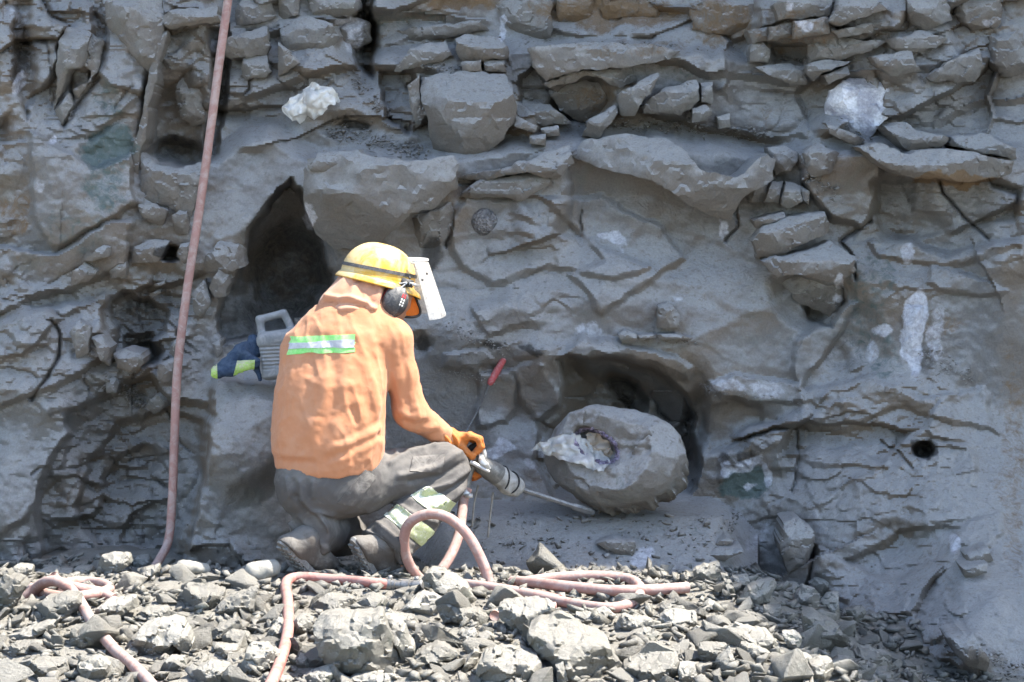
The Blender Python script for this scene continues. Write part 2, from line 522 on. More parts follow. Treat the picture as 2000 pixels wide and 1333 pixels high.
M['tool_body'] = simple('grey_drill_body', (0.15, 0.145, 0.135), 0.5, 0.2, 16, 0.2, 70, dusty=(0.34, 0.32, 0.29), dust_amt=0.6, metal=0.3)
M['rag'] = simple('dusty_rag', (0.30, 0.285, 0.26), 0.95, 0.3, 24, 0.6, 50, dusty=(0.42, 0.40, 0.37), dust_amt=0.5, spec=0.1)
M['twine'] = simple('dirty_twine', (0.26, 0.235, 0.20), 0.95, 0.2, 60)
M['rubber'] = simple('black_rubber', (0.025, 0.024, 0.024), 0.7, 0.2, 30)
M['handle_red'] = simple('dusty_red_handle', (0.46, 0.085, 0.085), 0.6, 0.12, 30, dusty=(0.50, 0.33, 0.32), dust_amt=0.55)
M['can'] = simple('dusty_grey_jerrycan', (0.19, 0.20, 0.205), 0.6, 0.1, 8, 0.2, 90, dusty=(0.34, 0.335, 0.325), dust_amt=0.75, spec=0.35)
M['denim'] = simple('blue_work_cloth', (0.040, 0.062, 0.105), 0.95, 0.18, 16, 0.4, 260, dusty=(0.12, 0.155, 0.20), dust_amt=0.45, spec=0.1)
M['bag'] = simple('white_plastic_sheet', (0.72, 0.69, 0.64), 0.55, 0.08, 20, 0.5, 55, dusty=(0.52, 0.46, 0.38), dust_amt=0.4)
M['sack'] = simple('dirty_white_sack', (0.56, 0.545, 0.52), 0.85, 0.12, 20, 0.7, 45, dusty=(0.40, 0.36, 0.31), dust_amt=0.5)
M['sack_inner'] = simple('stained_sack_cloth', (0.42, 0.34, 0.26), 0.85, 0.2, 20, 0.7, 45, dusty=(0.50, 0.46, 0.40), dust_amt=0.5)
M['core'] = simple('pale_core_stone', (0.27, 0.255, 0.22), 0.9, 0.15, 9, 0.9, 30, dusty=(0.36, 0.34, 0.295), dust_amt=0.6, spec=0.2)

def tape(name):
    """fluorescent tape: lime edges"""
    k = NT(name)
    vec = k.n('ShaderNodeNewGeometry').outputs['Position']
    n = k.noise(vec, 45, 6, 0.7, 0.8)
    c = k.mix(k.ramp(n, 0.3, 0.75), (0.20, 0.62, 0.12), (0.42, 0.70, 0.30))
    k.l(c, k.b.inputs['Base Color']); k.b.inputs['Roughness'].default_value = 0.7
    return k.m
M['lime'] = tape('lime_tape')
M['silver'] = simple('silver_tape', (0.44, 0.44, 0.46), 0.45, 0.2, 40, 0.1, 150, spec=0.6)
M['lime_worn'] = simple('worn_lime_tape', (0.36, 0.55, 0.12), 0.8, 0.2, 50, 0.2, 150, dusty=(0.55, 0.50, 0.36), dust_amt=0.85)
M['shin_tape'] = simple('dusty_shin_tape', (0.42, 0.46, 0.24), 0.6, 0.15, 30, 0.2, 150, dusty=(0.68, 0.68, 0.60), dust_amt=0.9, spec=0.5)
def shield_mat():
    k = NT('scratched_clear_visor')
    k.t.nodes.remove(k.b)
    vec = k.n('ShaderNodeNewGeometry').outputs['Position']
    n = k.ramp(k.noise(vec, 40, 6, 0.7, 0.6), 0.3, 0.75)
    d = k.n('ShaderNodeBsdfDiffuse'); d.inputs[0].default_value = (0.80, 0.78, 0.74, 1)
    t = k.n('ShaderNodeBsdfTranslucent'); t.inputs[0].default_value = (0.80, 0.78, 0.74, 1)
    tr = k.n('ShaderNodeBsdfTransparent')
    gl = k.n('ShaderNodeBsdfGlossy'); gl.inputs['Roughness'].default_value = 0.2
    a = k.n('ShaderNodeMixShader'); a.inputs[0].default_value = 0.55; k.l(d.outputs[0], a.inputs[1]); k.l(t.outputs[0], a.inputs[2])
    b = k.n('ShaderNodeMixShader'); k.l(k.math('ADD', 0.42, k.math('MULTIPLY', n, 0.4)), b.inputs[0]); k.l(a.outputs[0], b.inputs[1]); k.l(tr.outputs[0], b.inputs[2])
    c = k.n('ShaderNodeMixShader'); c.inputs[0].default_value = 0.06; k.l(b.outputs[0], c.inputs[1]); k.l(gl.outputs[0], c.inputs[2])
    k.l(c.outputs[0], k.out.inputs[0])
    return k.m
M['shield'] = shield_mat()
def crystal(name, a, b, rough=0.3, bs=0.9):
    k = NT(name)
    vec = k.n('ShaderNodeNewGeometry').outputs['Position']
    v = k.n('ShaderNodeTexVoronoi'); k.l(vec, v.inputs['Vector']); v.inputs['Scale'].default_value = 95
    n = k.noise(vec, 14, 5, 0.6)
    c = k.mix(k.ramp(n, 0.35, 0.65), a, b)
    sx = k.n('ShaderNodeSeparateColor'); k.l(v.outputs['Color'], sx.inputs[0])
    c = k.mul(c, k.math('ADD', 1.0 - 0.42 * bs, k.math('MULTIPLY', sx.outputs[0], 0.85 * bs)))
    k.l(c, k.b.inputs['Base Color']); k.b.inputs['Roughness'].default_value = rough
    k.b.inputs['Specular IOR Level'].default_value = 0.6
    k.l(k.bump(v.outputs['Distance'], bs, 0.012), k.b.inputs['Normal'])
    return k.m
M['amethyst'] = crystal('amethyst_crust', (0.10, 0.075, 0.13), (0.36, 0.30, 0.38))
M['quartz'] = crystal('white_quartz', (0.34, 0.33, 0.36), (0.72, 0.71, 0.72), 0.5, 0.35)
M['dark_crystal'] = crystal('dark_crystal_lining', (0.02, 0.012, 0.02), (0.07, 0.045, 0.07), 0.4)
M['nodule'] = crystal('dark_nodule_skin', (0.10, 0.095, 0.095), (0.20, 0.185, 0.175), 0.7)
M['geode'] = rock_mat('geode_rock', (0.175, 0.145, 0.115), (0.215, 0.195, 0.17), (0.385, 0.37, 0.35), 0.05, 0.5)
# ------------------------------------------------------------------ ground shape
def zg(x, y):
    x = np.asarray(x, float); y = np.asarray(y, float)
    z = -0.03 - 0.03 * np.maximum(0, -y) - 0.02 * np.maximum(0, -y - 0.5) - 0.085 * sstep(-0.12, 0.5, y)
    edge = 0.78 - 0.13 * (y - 0.2)
    z = z - (0.30 - 0.14 * sstep(-0.6, 0.3, y)) * sstep(0.0, 0.8, x - edge)
    z = z + 0.05 * fbm2(x * 1.7, y * 1.7, 3, 31) + 0.02 * fbm2(x * 9, y * 9, 3, 37)
    return z
def ground_y(px, py):
    """where the sight line through a pixel meets the ground"""
    lo, hi = -3.5, 1.6
    for _ in range(40):
        m = 0.5 * (lo + hi)
        p = P(px, py, m)
        if p[2] > zg(p[0], m): lo = m
        else: hi = m
    return 0.5 * (lo + hi)

HOSE_LINES = [[(60,1160),(95,1136),(150,1168),(185,1222),(262,1302),(305,1348)], [(522,1350),(562,1235),(560,1143),(600,1128),(770,1143),(826,1146)], [(868,1132),(960,1148),(1110,1178),(1190,1188),(1252,1150)], [(1000,1136),(1200,1154),(1344,1148)], [(90,1165),(214,1150),(120,1140)], [(962,1180),(955,1140)], [(880,1085),(835,1135)]]
def GP(px, py, lift=0.0):
    """a point lying on the ground, seen at this pixel"""
    return (px, py, ground_y(px, py + 9) + lift)

# ------------------------------------------------------------------ rock face relief (picture coordinates -> distance)
# soft swellings and hollows: cx, cy, rx, ry, turn, metres towards the camera, edge hardness
BUMPS = [
    (1225, 770, 26, 50, -35, -0.22, 0.5), (1345, 860, 26, 100, 12, -0.18, 0.5), (1330, 830, 55, 110, 10, -0.10, 0.5),
    (1010, 780, 70, 90, -30, -0.07, 0.4), (565, 540, 90, 110, 0, -0.35, 0.4),
    (345, 250, 62, 95, 5, -0.20, 0.5), (345, 300, 60, 30, 0, -0.16, 0.6), (330, 130, 50, 90, 8, -0.06, 0.4),
    (330, 560, 70, 40, 0, -0.08, 0.5),
    (60, 930, 110, 190, 25, 0.16, 0.4),
    (90, 700, 150, 110, -25, 0.13, 0.4), (60, 60, 60, 130, 0, -0.05, 0.3), (150, 420, 130, 120, 0, 0.06, 0.3),
    (480, 1010, 130, 190, 0, 0.10, 0.35), (480, 850, 90, 110, 10, 0.15, 0.6),
    (1060, 480, 170, 100, 10, -0.06, 0.3), (1270, 420, 190, 90, 20, -0.10, 0.4), (1180, 560, 190, 60, 10, 0.05, 0.3),
    (1130, 690, 100, 30, 0, 0.05, 0.5), (1780, 420, 150, 110, 10, -0.10, 0.5), (1640, 640, 70, 110, -30, -0.08, 0.5),
    (1850, 930, 180, 120, 0, 0.08, 0.3), (1740, 800, 150, 70, 5, 0.07, 0.4), (1750, 1120, 110, 90, 20, -0.09, 0.5),
    (1620, 1000, 90, 140, 0, 0.05, 0.3), (1880, 1180, 120, 110, -20, 0.08, 0.4), (1460, 850, 90, 60, 10, -0.045, 0.7),
    (1240, 120, 170, 80, 5, 0.05, 0.4), (1130, 200, 60, 55, 0, -0.18, 0.5), (1030, 30, 180, 55, 0, -0.04, 0.4),
    (700, 60, 40, 110, -5, -0.14, 0.5), (680, 250, 50, 25, 10, -0.06, 0.5), (1555, 590, 55, 45, 40, -0.12, 0.5),
    (820, 670, 22, 26, 0, -0.05, 0.5), (1470, 350, 60, 70, 0, -0.05, 0.4), (1975, 500, 60, 400, 0, 0.05, 0.3),
]
# hard-edged steps: metres towards the camera, edge softness in px, outline
STEPS = [
    (-0.27, 24, [(420, 300), (520, 250), (620, 310), (830, 305), (1000, 280), (1130, 268), (1300, 268), (1450, 292), (1520, 300), (1620, 230), (1700, 270), (2500, 330), (2500, -500), (420, -500)]),
    (-0.17, 18, [(720, 110), (880, 100), (1030, 85), (1350, 95), (1450, 110), (1470, 60), (1500, -500), (720, -500)]),
    (0.27, 7, [(430, 745), (560, 740), (620, 735), (700, 1200), (330, 1200), (385, 985), (412, 850)]),
    (-0.17, 6, [(195, 600), (240, 572), (300, 590), (332, 610), (325, 650), (302, 668), (312, 702), (280, 716), (245, 690), (225, 680), (212, 640)]),
    (-0.10, 5, [(245, 660), (300, 650), (308, 700), (278, 712), (248, 690)]),
    (-0.15, 7, [(128, 815), (210, 772), (300, 738), (340, 790), (415, 800), (412, 860), (396, 960), (350, 1040), (338, 1110), (90, 1110), (72, 960), (105, 885), (136, 850)]),
    (-0.10, 7, [(180, 900), (240, 830), (330, 800), (400, 830), (390, 950), (330, 1050), (200, 1080), (150, 1000)]),
    (-0.42, 6, [(490, 440), (565, 360), (592, 400), (625, 470), (650, 540), (640, 640), (500, 650), (435, 665), (430, 600), (470, 540)]),
    (0.13, 8, [(-60, 650), (110, 602), (200, 580), (232, 640), (222, 690), (110, 757), (-60, 810)]),
    (0.09, 6, [(-60, 470), (110, 492), (215, 440), (256, 430), (240, 520), (150, 562), (-60, 640)]),
    (0.08, 6, [(60, 250), (180, 330), (250, 300), (262, 400), (215, 435), (110, 480), (60, 420)]),
    (-0.09, 8, [(28, 10), (60, 5), (72, 180), (52, 232), (34, 150)]), (-0.09, 7, [(188, 20), (222, 42), (206, 130), (180, 168), (192, 92)]),
    (-0.20, 5, [(404, 60), (442, 50), (442, 205), (426, 300), (394, 332), (408, 200)]), (-0.24, 5, [(690, -20), (738, -20), (735, 90), (722, 152), (694, 130)]),
    (-0.16, 5, [(736, 145), (800, 135), (815, 200), (800, 262), (750, 240)]), (-0.16, 5, [(1010, 150), (1040, 130), (1095, 215), (1140, 240), (1050, 215), (1010, 195)]),
    (-0.14, 5, [(1560, 590), (1640, 560), (1650, 600), (1620, 640), (1570, 620)]), (-0.12, 5, [(1500, 90), (1580, 86), (1570, 122), (1505, 122)]),
    (0.12, 8, [(1560, 300), (1700, 290), (1720, 330), (1690, 440), (1620, 420), (1570, 360)]), (-0.12, 9, [(1700, 350), (1990, 360), (1990, 470), (1850, 500), (1720, 450)]),
    (-0.09, 9, [(318, 60), (430, 40), (440, 180), (405, 318), (350, 328), (300, 318), (275, 292), (290, 180)]),
    (0.05, 8, [(0, 800), (110, 755), (290, 690), (300, 720), (210, 790), (140, 840), (120, 920), (60, 1000), (-60, 1080), (-100, 900)]),
    (0.05, 9, [(900, 390), (1010, 385), (1060, 440), (1180, 470), (1270, 520), (1200, 545), (1060, 520), (960, 560), (900, 520), (870, 450)]),
    (0.05, 7, [(1060, 380), (1180, 380), (1290, 440), (1340, 500), (1260, 560), (1180, 610), (1110, 540), (1180, 500), (1140, 450)]),
    (0.045, 7, [(1560, 770), (1700, 745), (1790, 780), (1930, 760), (1950, 850), (1760, 800), (1650, 840), (1570, 830)]),
    (-0.05, 7, [(1650, 1090), (1760, 1040), (1880, 1030), (1850, 1090), (1760, 1130), (1690, 1120)]),
    (0.04, 6, [(1600, 1060), (1680, 1110), (1790, 1160), (1760, 1210), (1640, 1200), (1590, 1120)]),
    (-0.05, 8, [(1390, 790), (1430, 780), (1495, 800), (1490, 830), (1440, 880), (1380, 885), (1368, 830)]),
    (0.05, 6, [(1380, 745), (1440, 735), (1560, 760), (1570, 790), (1490, 795), (1400, 775)]),
    (0.06, 6, [(1560, 660), (1640, 600), (1670, 590), (1650, 640), (1580, 730), (1560, 770), (1545, 720)]),
    (0.05, 6, [(1820, 520), (1870, 525), (1960, 560), (1950, 572), (1880, 570), (1815, 550)]),
    (0.05, 7, [(1700, 470), (1990, 430), (1990, 480), (1850, 520), (1720, 500)]),
    (0.04, 6, [(1530, 890), (1600, 870), (1690, 890), (1730, 920), (1640, 910), (1590, 900)]),
    (0.035, 6, [(1860, 1030), (1950, 1000), (1960, 1040), (1920, 1080), (1870, 1060)]),
    (0.06, 8, [(1090, 690), (1140, 655), (1200, 660), (1290, 690), (1350, 720), (1340, 740), (1240, 700), (1160, 690), (1100, 720)]),
    (0.05, 6, [(870, 690), (940, 680), (965, 700), (930, 730), (870, 720)]),
    (0.05, 6, [(940, 735), (1000, 720), (1000, 790), (985, 830), (930, 830), (935, 790)]),
    (0.05, 8, [(1000, 720), (1060, 705), (1085, 760), (1110, 800), (1060, 830), (1010, 780)]),
]
CRACKS = [
    (3, 0.06, [(100, 630), (115, 660), (112, 700), (90, 740), (60, 780)]), (2.5, 0.05, [(735, 740), (742, 690), (720, 640)]),
    (3, 0.06, [(1700, 430), (1640, 470), (1668, 500), (1672, 545)]), (3, 0.05, [(1575, 390), (1570, 360), (1610, 330)]),
    (2.5, 0.05, [(1830, 320), (1840, 380), (1880, 425), (1930, 470)]), (3, 0.06, [(1590, 1065), (1585, 1100), (1575, 1160)]),
    (2.5, 0.045, [(135, 130), (140, 190), (125, 245)]), (2.5, 0.045, [(200, 155), (160, 200), (125, 246)]),
    (2.5, 0.04, [(870, 480), (885, 440), (875, 405)]), (2.5, 0.04, [(1440, 400), (1445, 440), (1420, 470)]),
    (2.5, 0.035, [(1555, 830), (1560, 900), (1545, 960)]),
]
_cr = np.random.RandomState(19)
for _k in range(24):
    _u, _v = _cr.uniform(0, 2000), _cr.uniform(0, 1080); _a = _cr.choice([-0.25, 0.1, 1.2, 1.9, -0.9]) + _cr.normal(0, 0.25); _ln = [(_u, _v)]
    for _s in range(_cr.randint(2, 6)):
        _a += _cr.normal(0, 0.45); _l = _cr.uniform(12, 34); _u += math.cos(_a) * _l; _v += math.sin(_a) * _l; _ln.append((_u, _v))
    CRACKS.append((_cr.uniform(1.8, 2.6), _cr.uniform(0.012, 0.035), _ln))
HOLES = [(1803, 880, 21, 16, 0.20), (1778, 1252, 22, 24, 0.22), (333, 495, 24, 15, 0.22), (690, 246, 30, 9, 0.05), (290, 690, 30, 22, 0.12)]

def relief(u, v):
    """distance (y) of the rock face behind each picture point"""
    u = np.asarray(u, float); v = np.asarray(v, float)
    X = (u - 1000) / 500; Z = (667 - v) / 500
    # wander the coordinates so that no outline is ruled
    wu = u + 13 * fbm2(X * 5, Z * 5, 3, 3) + 5 * fbm2(X * 22, Z * 22, 2, 5); wv = v + 13 * fbm2(X * 5 + 40, Z * 5, 3, 4) + 5 * fbm2(X * 22 + 9, Z * 22, 2, 6)
    Y = 0.80 + (1100 - v) / 500 * 0.26
    Y = Y - 1.12 * sstep(1380, 1950, u) * sstep(760, 1400, v) - 0.12 * sstep(1500, 2000, u) - 0.10 * sstep(300, -100, u) * sstep(300, 1000, v)
    h = np.zeros_like(Y)
    for cx, cy, rx, ry, rot, amp, hard in BUMPS:
        c, s = math.cos(R(rot)), math.sin(R(rot))
        m = (np.abs(u - cx) < max(rx, ry) * 1.9) & (np.abs(v - cy) < max(rx, ry) * 1.9)
        if not m.any(): continue
        dx, dy = wu[m] - cx, wv[m] - cy
        d = np.hypot((dx * c + dy * s) / rx, (-dx * s + dy * c) / ry)
        h[m] += amp * (1 - sstep(hard, 1.55 - 0.45 * hard, d))
    for amp, soft, poly in STEPS:
        xs = [p[0] for p in poly]; ys = [p[1] for p in poly]
        m = (u > min(xs) - 60) & (u < max(xs) + 60) & (v > min(ys) - 60) & (v < max(ys) + 60)
        if not m.any(): continue
        h[m] += amp * sstep(-soft, soft, poly_sd(wu[m], wv[m], poly))
    # the pit dug round the geode: a hard lip above and to the right, open towards the man
    m = (u > 980) & (u < 1420) & (v > 640) & (v < 1060)
    if m.any():
        pit = [(1085, 702), (1112, 690), (1150, 700), (1200, 698), (1250, 712), (1302, 735), (1342, 772), (1357, 820), (1350, 850), (1368, 900), (1362, 950), (1332, 988), (1280, 1015), (1160, 1015), (1080, 970), (1040, 900), (1050, 850), (1050, 820), (1090, 790), (1102, 750)]
        sd = poly_sd(u[m] * 0.5 + wu[m] * 0.5, v[m] * 0.5 + wv[m] * 0.5, pit)
        h[m] -= (0.30 * sstep(-5, 7, sd) + 0.22 * sstep(5, 60, sd)) * (0.25 + 0.75 * sstep(1040, 1130, u[m]))
        fl, ed = blocks(X[m] * 0.7 + 2, Z[m], 0.11, 55)
        h[m] += sstep(0, 20, sd) * (0.05 * fl * sstep(0, 0.012, ed) - 0.03 * np.exp(-(ed / 0.007) ** 2))
    # fracture texture: rough on the left and along the top, chisel-smooth in the middle
    rough = 0.45 + 0.75 * sstep(560, 330, u) + 0.35 * sstep(330, 150, v) + 0.25 * sstep(1450, 1700, u)
    rough = np.clip(rough + 0.4 * fbm2(X * 2.5, Z * 2.5, 2, 21), 0.25, 1.6)
    ca, sa = math.cos(R(-24)), math.sin(R(-24))
    wx = X + 0.06 * fbm2(X * 6, Z * 6, 3, 8); wz = Z + 0.06 * fbm2(X * 6 + 5, Z * 6, 3, 9)
    rx_, rz_ = wx * ca - wz * sa, wx * sa + wz * ca
    wx = X + 0.018 * fbm2(X * 9, Z * 9, 3, 8); wz = Z + 0.018 * fbm2(X * 9 + 5, Z * 9, 3, 9)
    rx_, rz_ = wx * ca - wz * sa, wx * sa + wz * ca
    brk = sstep(-0.05, 0.45, fbm2(X * 1.9 + 7, Z * 1.9, 3, 29) + 0.35 * (rough - 0.6))       # where the face is broken up, else smooth
    h += cells(rx_ * 0.7, rz_, 0.42, 2, 'poly', k=0.45, amp=0.18, tilt=1.05)
    h -= (0.45 + 0.55 * brk) * cells(wx * 0.75 + 3, wz, 0.21, 12, 'poly', k=0.45, amp=0.07, tilt=1.05)
    h += brk * rough * cells(rz_ * 0.7 + 7, rx_, 0.11, 15, 'poly', k=0.6, amp=0.032, tilt=0.75)
    h -= (0.12 + 0.88 * brk * rough) * cells(rx_ * 0.7 - 4, rz_, 0.06, 18, 'poly', k=0.6, amp=0.018, tilt=0.75)
    fl, ed = blocks(wx * 0.6 + 11, wz, 0.10, 22); h += brk * rough * 0.022 * fl * sstep(0, 0.010, ed)
    fl, ed = blocks(wx * 0.7 + 17, wz, 0.038, 24); h += (0.3 + brk) * rough * 0.009 * fl * sstep(0, 0.008, ed)
    # bedding: broken ledges in the upper part, each leaning back to the foot of the next
    bz = (Z + 0.07 * X * np.sin(X * 1.7 + 0.6) + 0.11 * fbm2(X * 1.8, Z * 1.1, 3, 26) + 0.014 * noise2(X * 12, Z * 3, 27)) * 4.6
    bi = np.floor(bz); fr = bz - bi
    on = sstep(-0.1, 0.35, noise2(X * 2.6 + bi * 7.7, bi * 3.1, 28) + 0.25 * sstep(420, 200, v)) * (0.06 + 0.94 * sstep(400, 260, v)) * (0.15 + 0.85 * sstep(420, 560, u)) * (1 - 0.5 * sstep(1500, 1700, u))
    h -= 0.12 * on * (np.where(fr < 0.86, fr / 0.86, (1 - fr) / 0.14) - 0.5)
    # jointed blocks where the face is broken
    jz = sstep(0.35, 0.75, brk * 0.55 + 0.5 * sstep(330, 200, v) + 0.12 * sstep(420, 250, u) + 0.3 * noise2(X * 3.1, Z * 3.1, 63) + 0.25 * sstep(1650, 1850, u) * sstep(600, 300, v))
    fl, ed = blocks(rx_ * 0.62 + 1.3, rz_, 0.26, 57); h += jz * (0.125 * fl * sstep(0, 0.018, ed) - 0.025 * sstep(0.2, 0.5, noise2(X * 6, Z * 6, 64)) * np.exp(-(ed / 0.005) ** 2))
    fl, ed = blocks(wx * 0.66 + 4.1, wz * 1.05, 0.085, 59); h += jz * sstep(-0.1, 0.4, noise2(X * 4 + 3, Z * 4, 65)) * 0.034 * fl * sstep(0, 0.012, ed)
    h += 0.05 * fbm2(X * 1.3, Z * 1.3, 3, 41) + 0.017 * rough * fbm2(X * 14, Z * 14, 4, 43, 0.6)
    for wd, dep, ln in CRACKS:
        m = (u > min(p[0] for p in ln) - 20) & (u < max(p[0] for p in ln) + 20) & (v > min(p[1] for p in ln) - 20) & (v < max(p[1] for p in ln) + 20)
        if m.any(): h[m] -= dep * np.exp(-(seg_dist(wu[m] * 0.6 + u[m] * 0.4, wv[m] * 0.6 + v[m] * 0.4, ln) / wd) ** 2)
    for cx, cy, rx, ry, dep in HOLES:
        d = np.hypot((0.75 * u + 0.25 * wu - cx) / rx, (0.75 * v + 0.25 * wv - cy) / ry)
        h -= dep * (1 - sstep(0.75, 1.15, d))
    Y = Y - h
    # the dusty ramp of chips under the geode
    ramp = 0.72 - (v - 1012) / 500 * np.where(v < 1012, 5.0, 1.9) + 0.02 * fbm2(X * 8, Z * 8, 3, 51)
    Y = np.where((u > 780) & (u < 1480), np.minimum(Y, ramp + 0.4 * sstep(1380, 1480, u) + 0.4 * sstep(880, 780, u)), Y)
    return np.maximum(Y, -1.6)

# mineral and damp patches, and shade painted into hollows, picture coordinates: channel (0 white, 1 dark: damp and painted shade, 2 green, 3 rust), cx, cy, rx, ry, turn, amount
STAINS_SHADE = [
    (0, 1683, 215, 46, 42, 0, 1.0), (0, 1695, 245, 26, 26, 0, 1.1), (0, 1783, 655, 24, 100, 3, 1.15), (0, 1720, 650, 26, 20, 0, 0.85), (0, 1785, 600, 20, 45, 0, 1.1),
    (0, 1830, 655, 22, 60, 0, 0.55), (0, 1700, 690, 14, 26, 0, 0.6), (0, 1635, 545, 12, 18, 0, 0.8), (0, 1630, 580, 14, 14, 0, 0.75), (0, 1775, 490, 16, 26, 0, 0.7),
    (0, 1190, 470, 28, 14, 10, 0.85), (0, 1150, 640, 28, 16, 0, 0.55), (0, 1330, 578, 14, 10, 0, 0.6), (0, 1410, 755, 60, 18, 5, 0.62), (0, 1500, 760, 50, 20, 0, 0.55),
    (0, 980, 880, 26, 22, 0, 0.75), (0, 1030, 905, 20, 12, 0, 0.55), (0, 605, 425, 14, 30, 0, 0.8), (0, 690, 55, 30, 24, 0, 0.75), (0, 988, 55, 10, 34, 0, 0.9),
    (0, 700, 85, 20, 30, 0, 0.55), (0, 45, 168, 16, 24, 20, 0.7), (0, 105, 275, 9, 16, 0, 0.8), (0, 75, 365, 22, 24, 0, 0.5), (0, 20, 20, 40, 30, 0, 0.5),
    (0, 1255, 1090, 30, 14, 0, 0.8), (0, 1860, 1065, 22, 24, 0, 0.85), (0, 1420, 445, 9, 20, 0, 0.7), (0, 1780, 1250, 38, 40, 0, 0.55), (0, 540, 158, 14, 16, 0, 0.35),
    (0, 1575, 55, 22, 16, 0, 0.7), (0, 1545, 10, 16, 16, 0, 0.6), (0, 1830, 170, 30, 14, 0, 0.5), (0, 1930, 45, 14, 10, 0, 0.6), (0, 1450, 905, 50, 14, -12, 0.9), (0, 1490, 930, 12, 30, 0, 0.8),
    (0, 1415, 915, 14, 20, 20, 0.8), (0, 1460, 955, 12, 8, 0, 0.7), (0, 1590, 1000, 30, 10, 60, 0.4), (0, 1480, 1050, 12, 50, 30, 0.5),
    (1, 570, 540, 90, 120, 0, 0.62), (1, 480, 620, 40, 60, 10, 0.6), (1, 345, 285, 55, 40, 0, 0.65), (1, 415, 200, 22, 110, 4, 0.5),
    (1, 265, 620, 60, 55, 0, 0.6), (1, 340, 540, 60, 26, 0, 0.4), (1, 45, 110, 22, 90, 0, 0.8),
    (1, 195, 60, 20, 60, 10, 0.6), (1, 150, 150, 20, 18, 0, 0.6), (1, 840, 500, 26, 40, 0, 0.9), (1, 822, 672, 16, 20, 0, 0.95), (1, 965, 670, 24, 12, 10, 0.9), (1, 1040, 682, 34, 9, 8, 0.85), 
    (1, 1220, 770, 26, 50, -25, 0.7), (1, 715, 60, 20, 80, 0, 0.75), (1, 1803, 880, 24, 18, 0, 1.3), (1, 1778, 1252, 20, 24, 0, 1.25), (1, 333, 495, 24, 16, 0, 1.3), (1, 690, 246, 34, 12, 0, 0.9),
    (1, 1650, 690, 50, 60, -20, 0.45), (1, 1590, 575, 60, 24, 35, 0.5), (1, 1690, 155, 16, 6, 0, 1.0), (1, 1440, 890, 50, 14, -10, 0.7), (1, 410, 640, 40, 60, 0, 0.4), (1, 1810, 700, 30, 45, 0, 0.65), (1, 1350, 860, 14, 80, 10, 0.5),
    (2, 220, 290, 60, 55, 0, 0.8), (2, 200, 370, 60, 60, 0, 0.6), (2, 210, 200, 40, 50, 0, 0.5), (2, 1450, 940, 56, 42, 0, 0.95), (2, 1370, 1030, 30, 26, 0, 0.45), (2, 1690, 620, 60, 120, 0, 0.5), (2, 1700, 540, 60, 50, 0, 0.5), (2, 140, 450, 90, 60, 0, 0.45),
    (2, 1320, 150, 40, 30, 0, 0.4), (2, 800, 40, 130, 30, 0, 0.45), (2, 1730, 700, 40, 50, 0, 0.5),
    (3, 1190, 25, 180, 40, 0, 0.75), (3, 900, 4, 90, 14, 0, 0.8), (3, 1400, 40, 90, 50, 0, 0.6), (3, 1560, 60, 120, 60, 0, 0.5), (3, 1860, 352, 90, 14, 0, 1.1), (3, 30, 420, 40, 50, 0, 0.6), (3, 45, 100, 24, 100, 0, 0.6), (3, 1980, 900, 40, 300, 0, 0.5),
    (3, 1680, 520, 30, 20, 0, 0.4), (3, 1230, 100, 160, 24, 0, 0.45), (3, 1160, 190, 60, 40, 0, 0.5), (3, 1480, 235, 40, 24, 0, 0.4), (3, 1380, 80, 40, 14, 0, 0.6), (3, 1840, 640, 60, 20, 0, 0.5), (3, 1500, 600, 60, 30, 0, 0.3), (3, 40, 520, 40, 60, 0, 0.35),
]
def stain_shade(u, v):
    u = np.asarray(u, float); v = np.asarray(v, float)
    X = (u - 1000) / 500; Z = (667 - v) / 500
    wu = u + 22 * fbm2(X * 9 + 3, Z * 9, 4, 61, 0.6); wv = v + 22 * fbm2(X * 9 - 8, Z * 9, 4, 62, 0.6)
    out = np.zeros(u.shape + (4,))
    for ch, cx, cy, rx, ry, rot, amt in STAINS_SHADE:
        m = (np.abs(u - cx) < (max(rx, ry) * 1.5 + 30)) & (np.abs(v - cy) < (max(rx, ry) * 1.5 + 30))
        if not m.any(): continue
        c, s = math.cos(R(rot)), math.sin(R(rot)); dx, dy = wu[m] - cx, wv[m] - cy
        d = np.hypot((dx * c + dy * s) / rx, (-dx * s + dy * c) / ry)
        out[..., ch][m] = np.maximum(out[..., ch][m], amt * (1 - sstep(0.55, 1.25, d)))
    return np.clip(out, 0, 1)
def add_stain_shade(o, st):
    at = o.data.attributes.new('stain_shade', 'FLOAT_COLOR', 'POINT')
    s4 = np.array(st, np.float32); s4[..., 3] = 1.0
    at.data.foreach_set('color', np.ascontiguousarray(s4, np.float32).ravel())
    rt = o.data.attributes.new('rust', 'FLOAT', 'POINT')
    rt.data.foreach_set('value', np.ascontiguousarray(np.asarray(st)[..., 3], np.float32).ravel())

# ------------------------------------------------------------------ the rock face: one displaced sheet, fine in view, carried on above and beside
US = np.concatenate([np.arange(-700, -40, 14.0), np.arange(-40, 2040, 3.4), np.arange(2040, 2700, 14.0)])
VS = np.concatenate([np.arange(-420, -30, 14.0), np.arange(-30, 1345, 3.4), np.arange(1345, 1600, 14.0)])
UU, VV = np.meshgrid(US, VS)
YY = relief(UU, VV)
WP = PV(UU, VV, YY).reshape(-1, 3)
nu, nv_ = len(US), len(VS)
ii = np.arange(nv_ * nu).reshape(nv_, nu)
FQ = np.stack([ii[:-1, :-1], ii[1:, :-1], ii[1:, 1:], ii[:-1, 1:]], -1).reshape(-1, 4)
rock_face = make('rock_face', WP, FQ, M['wall'], None, sharp=34)
add_stain_shade(rock_face, stain_shade(UU, VV).reshape(-1, 4))
tag(rock_face, 'grey dusty basalt quarry wall with ledges, hollows and chisel marks', kind='structure')
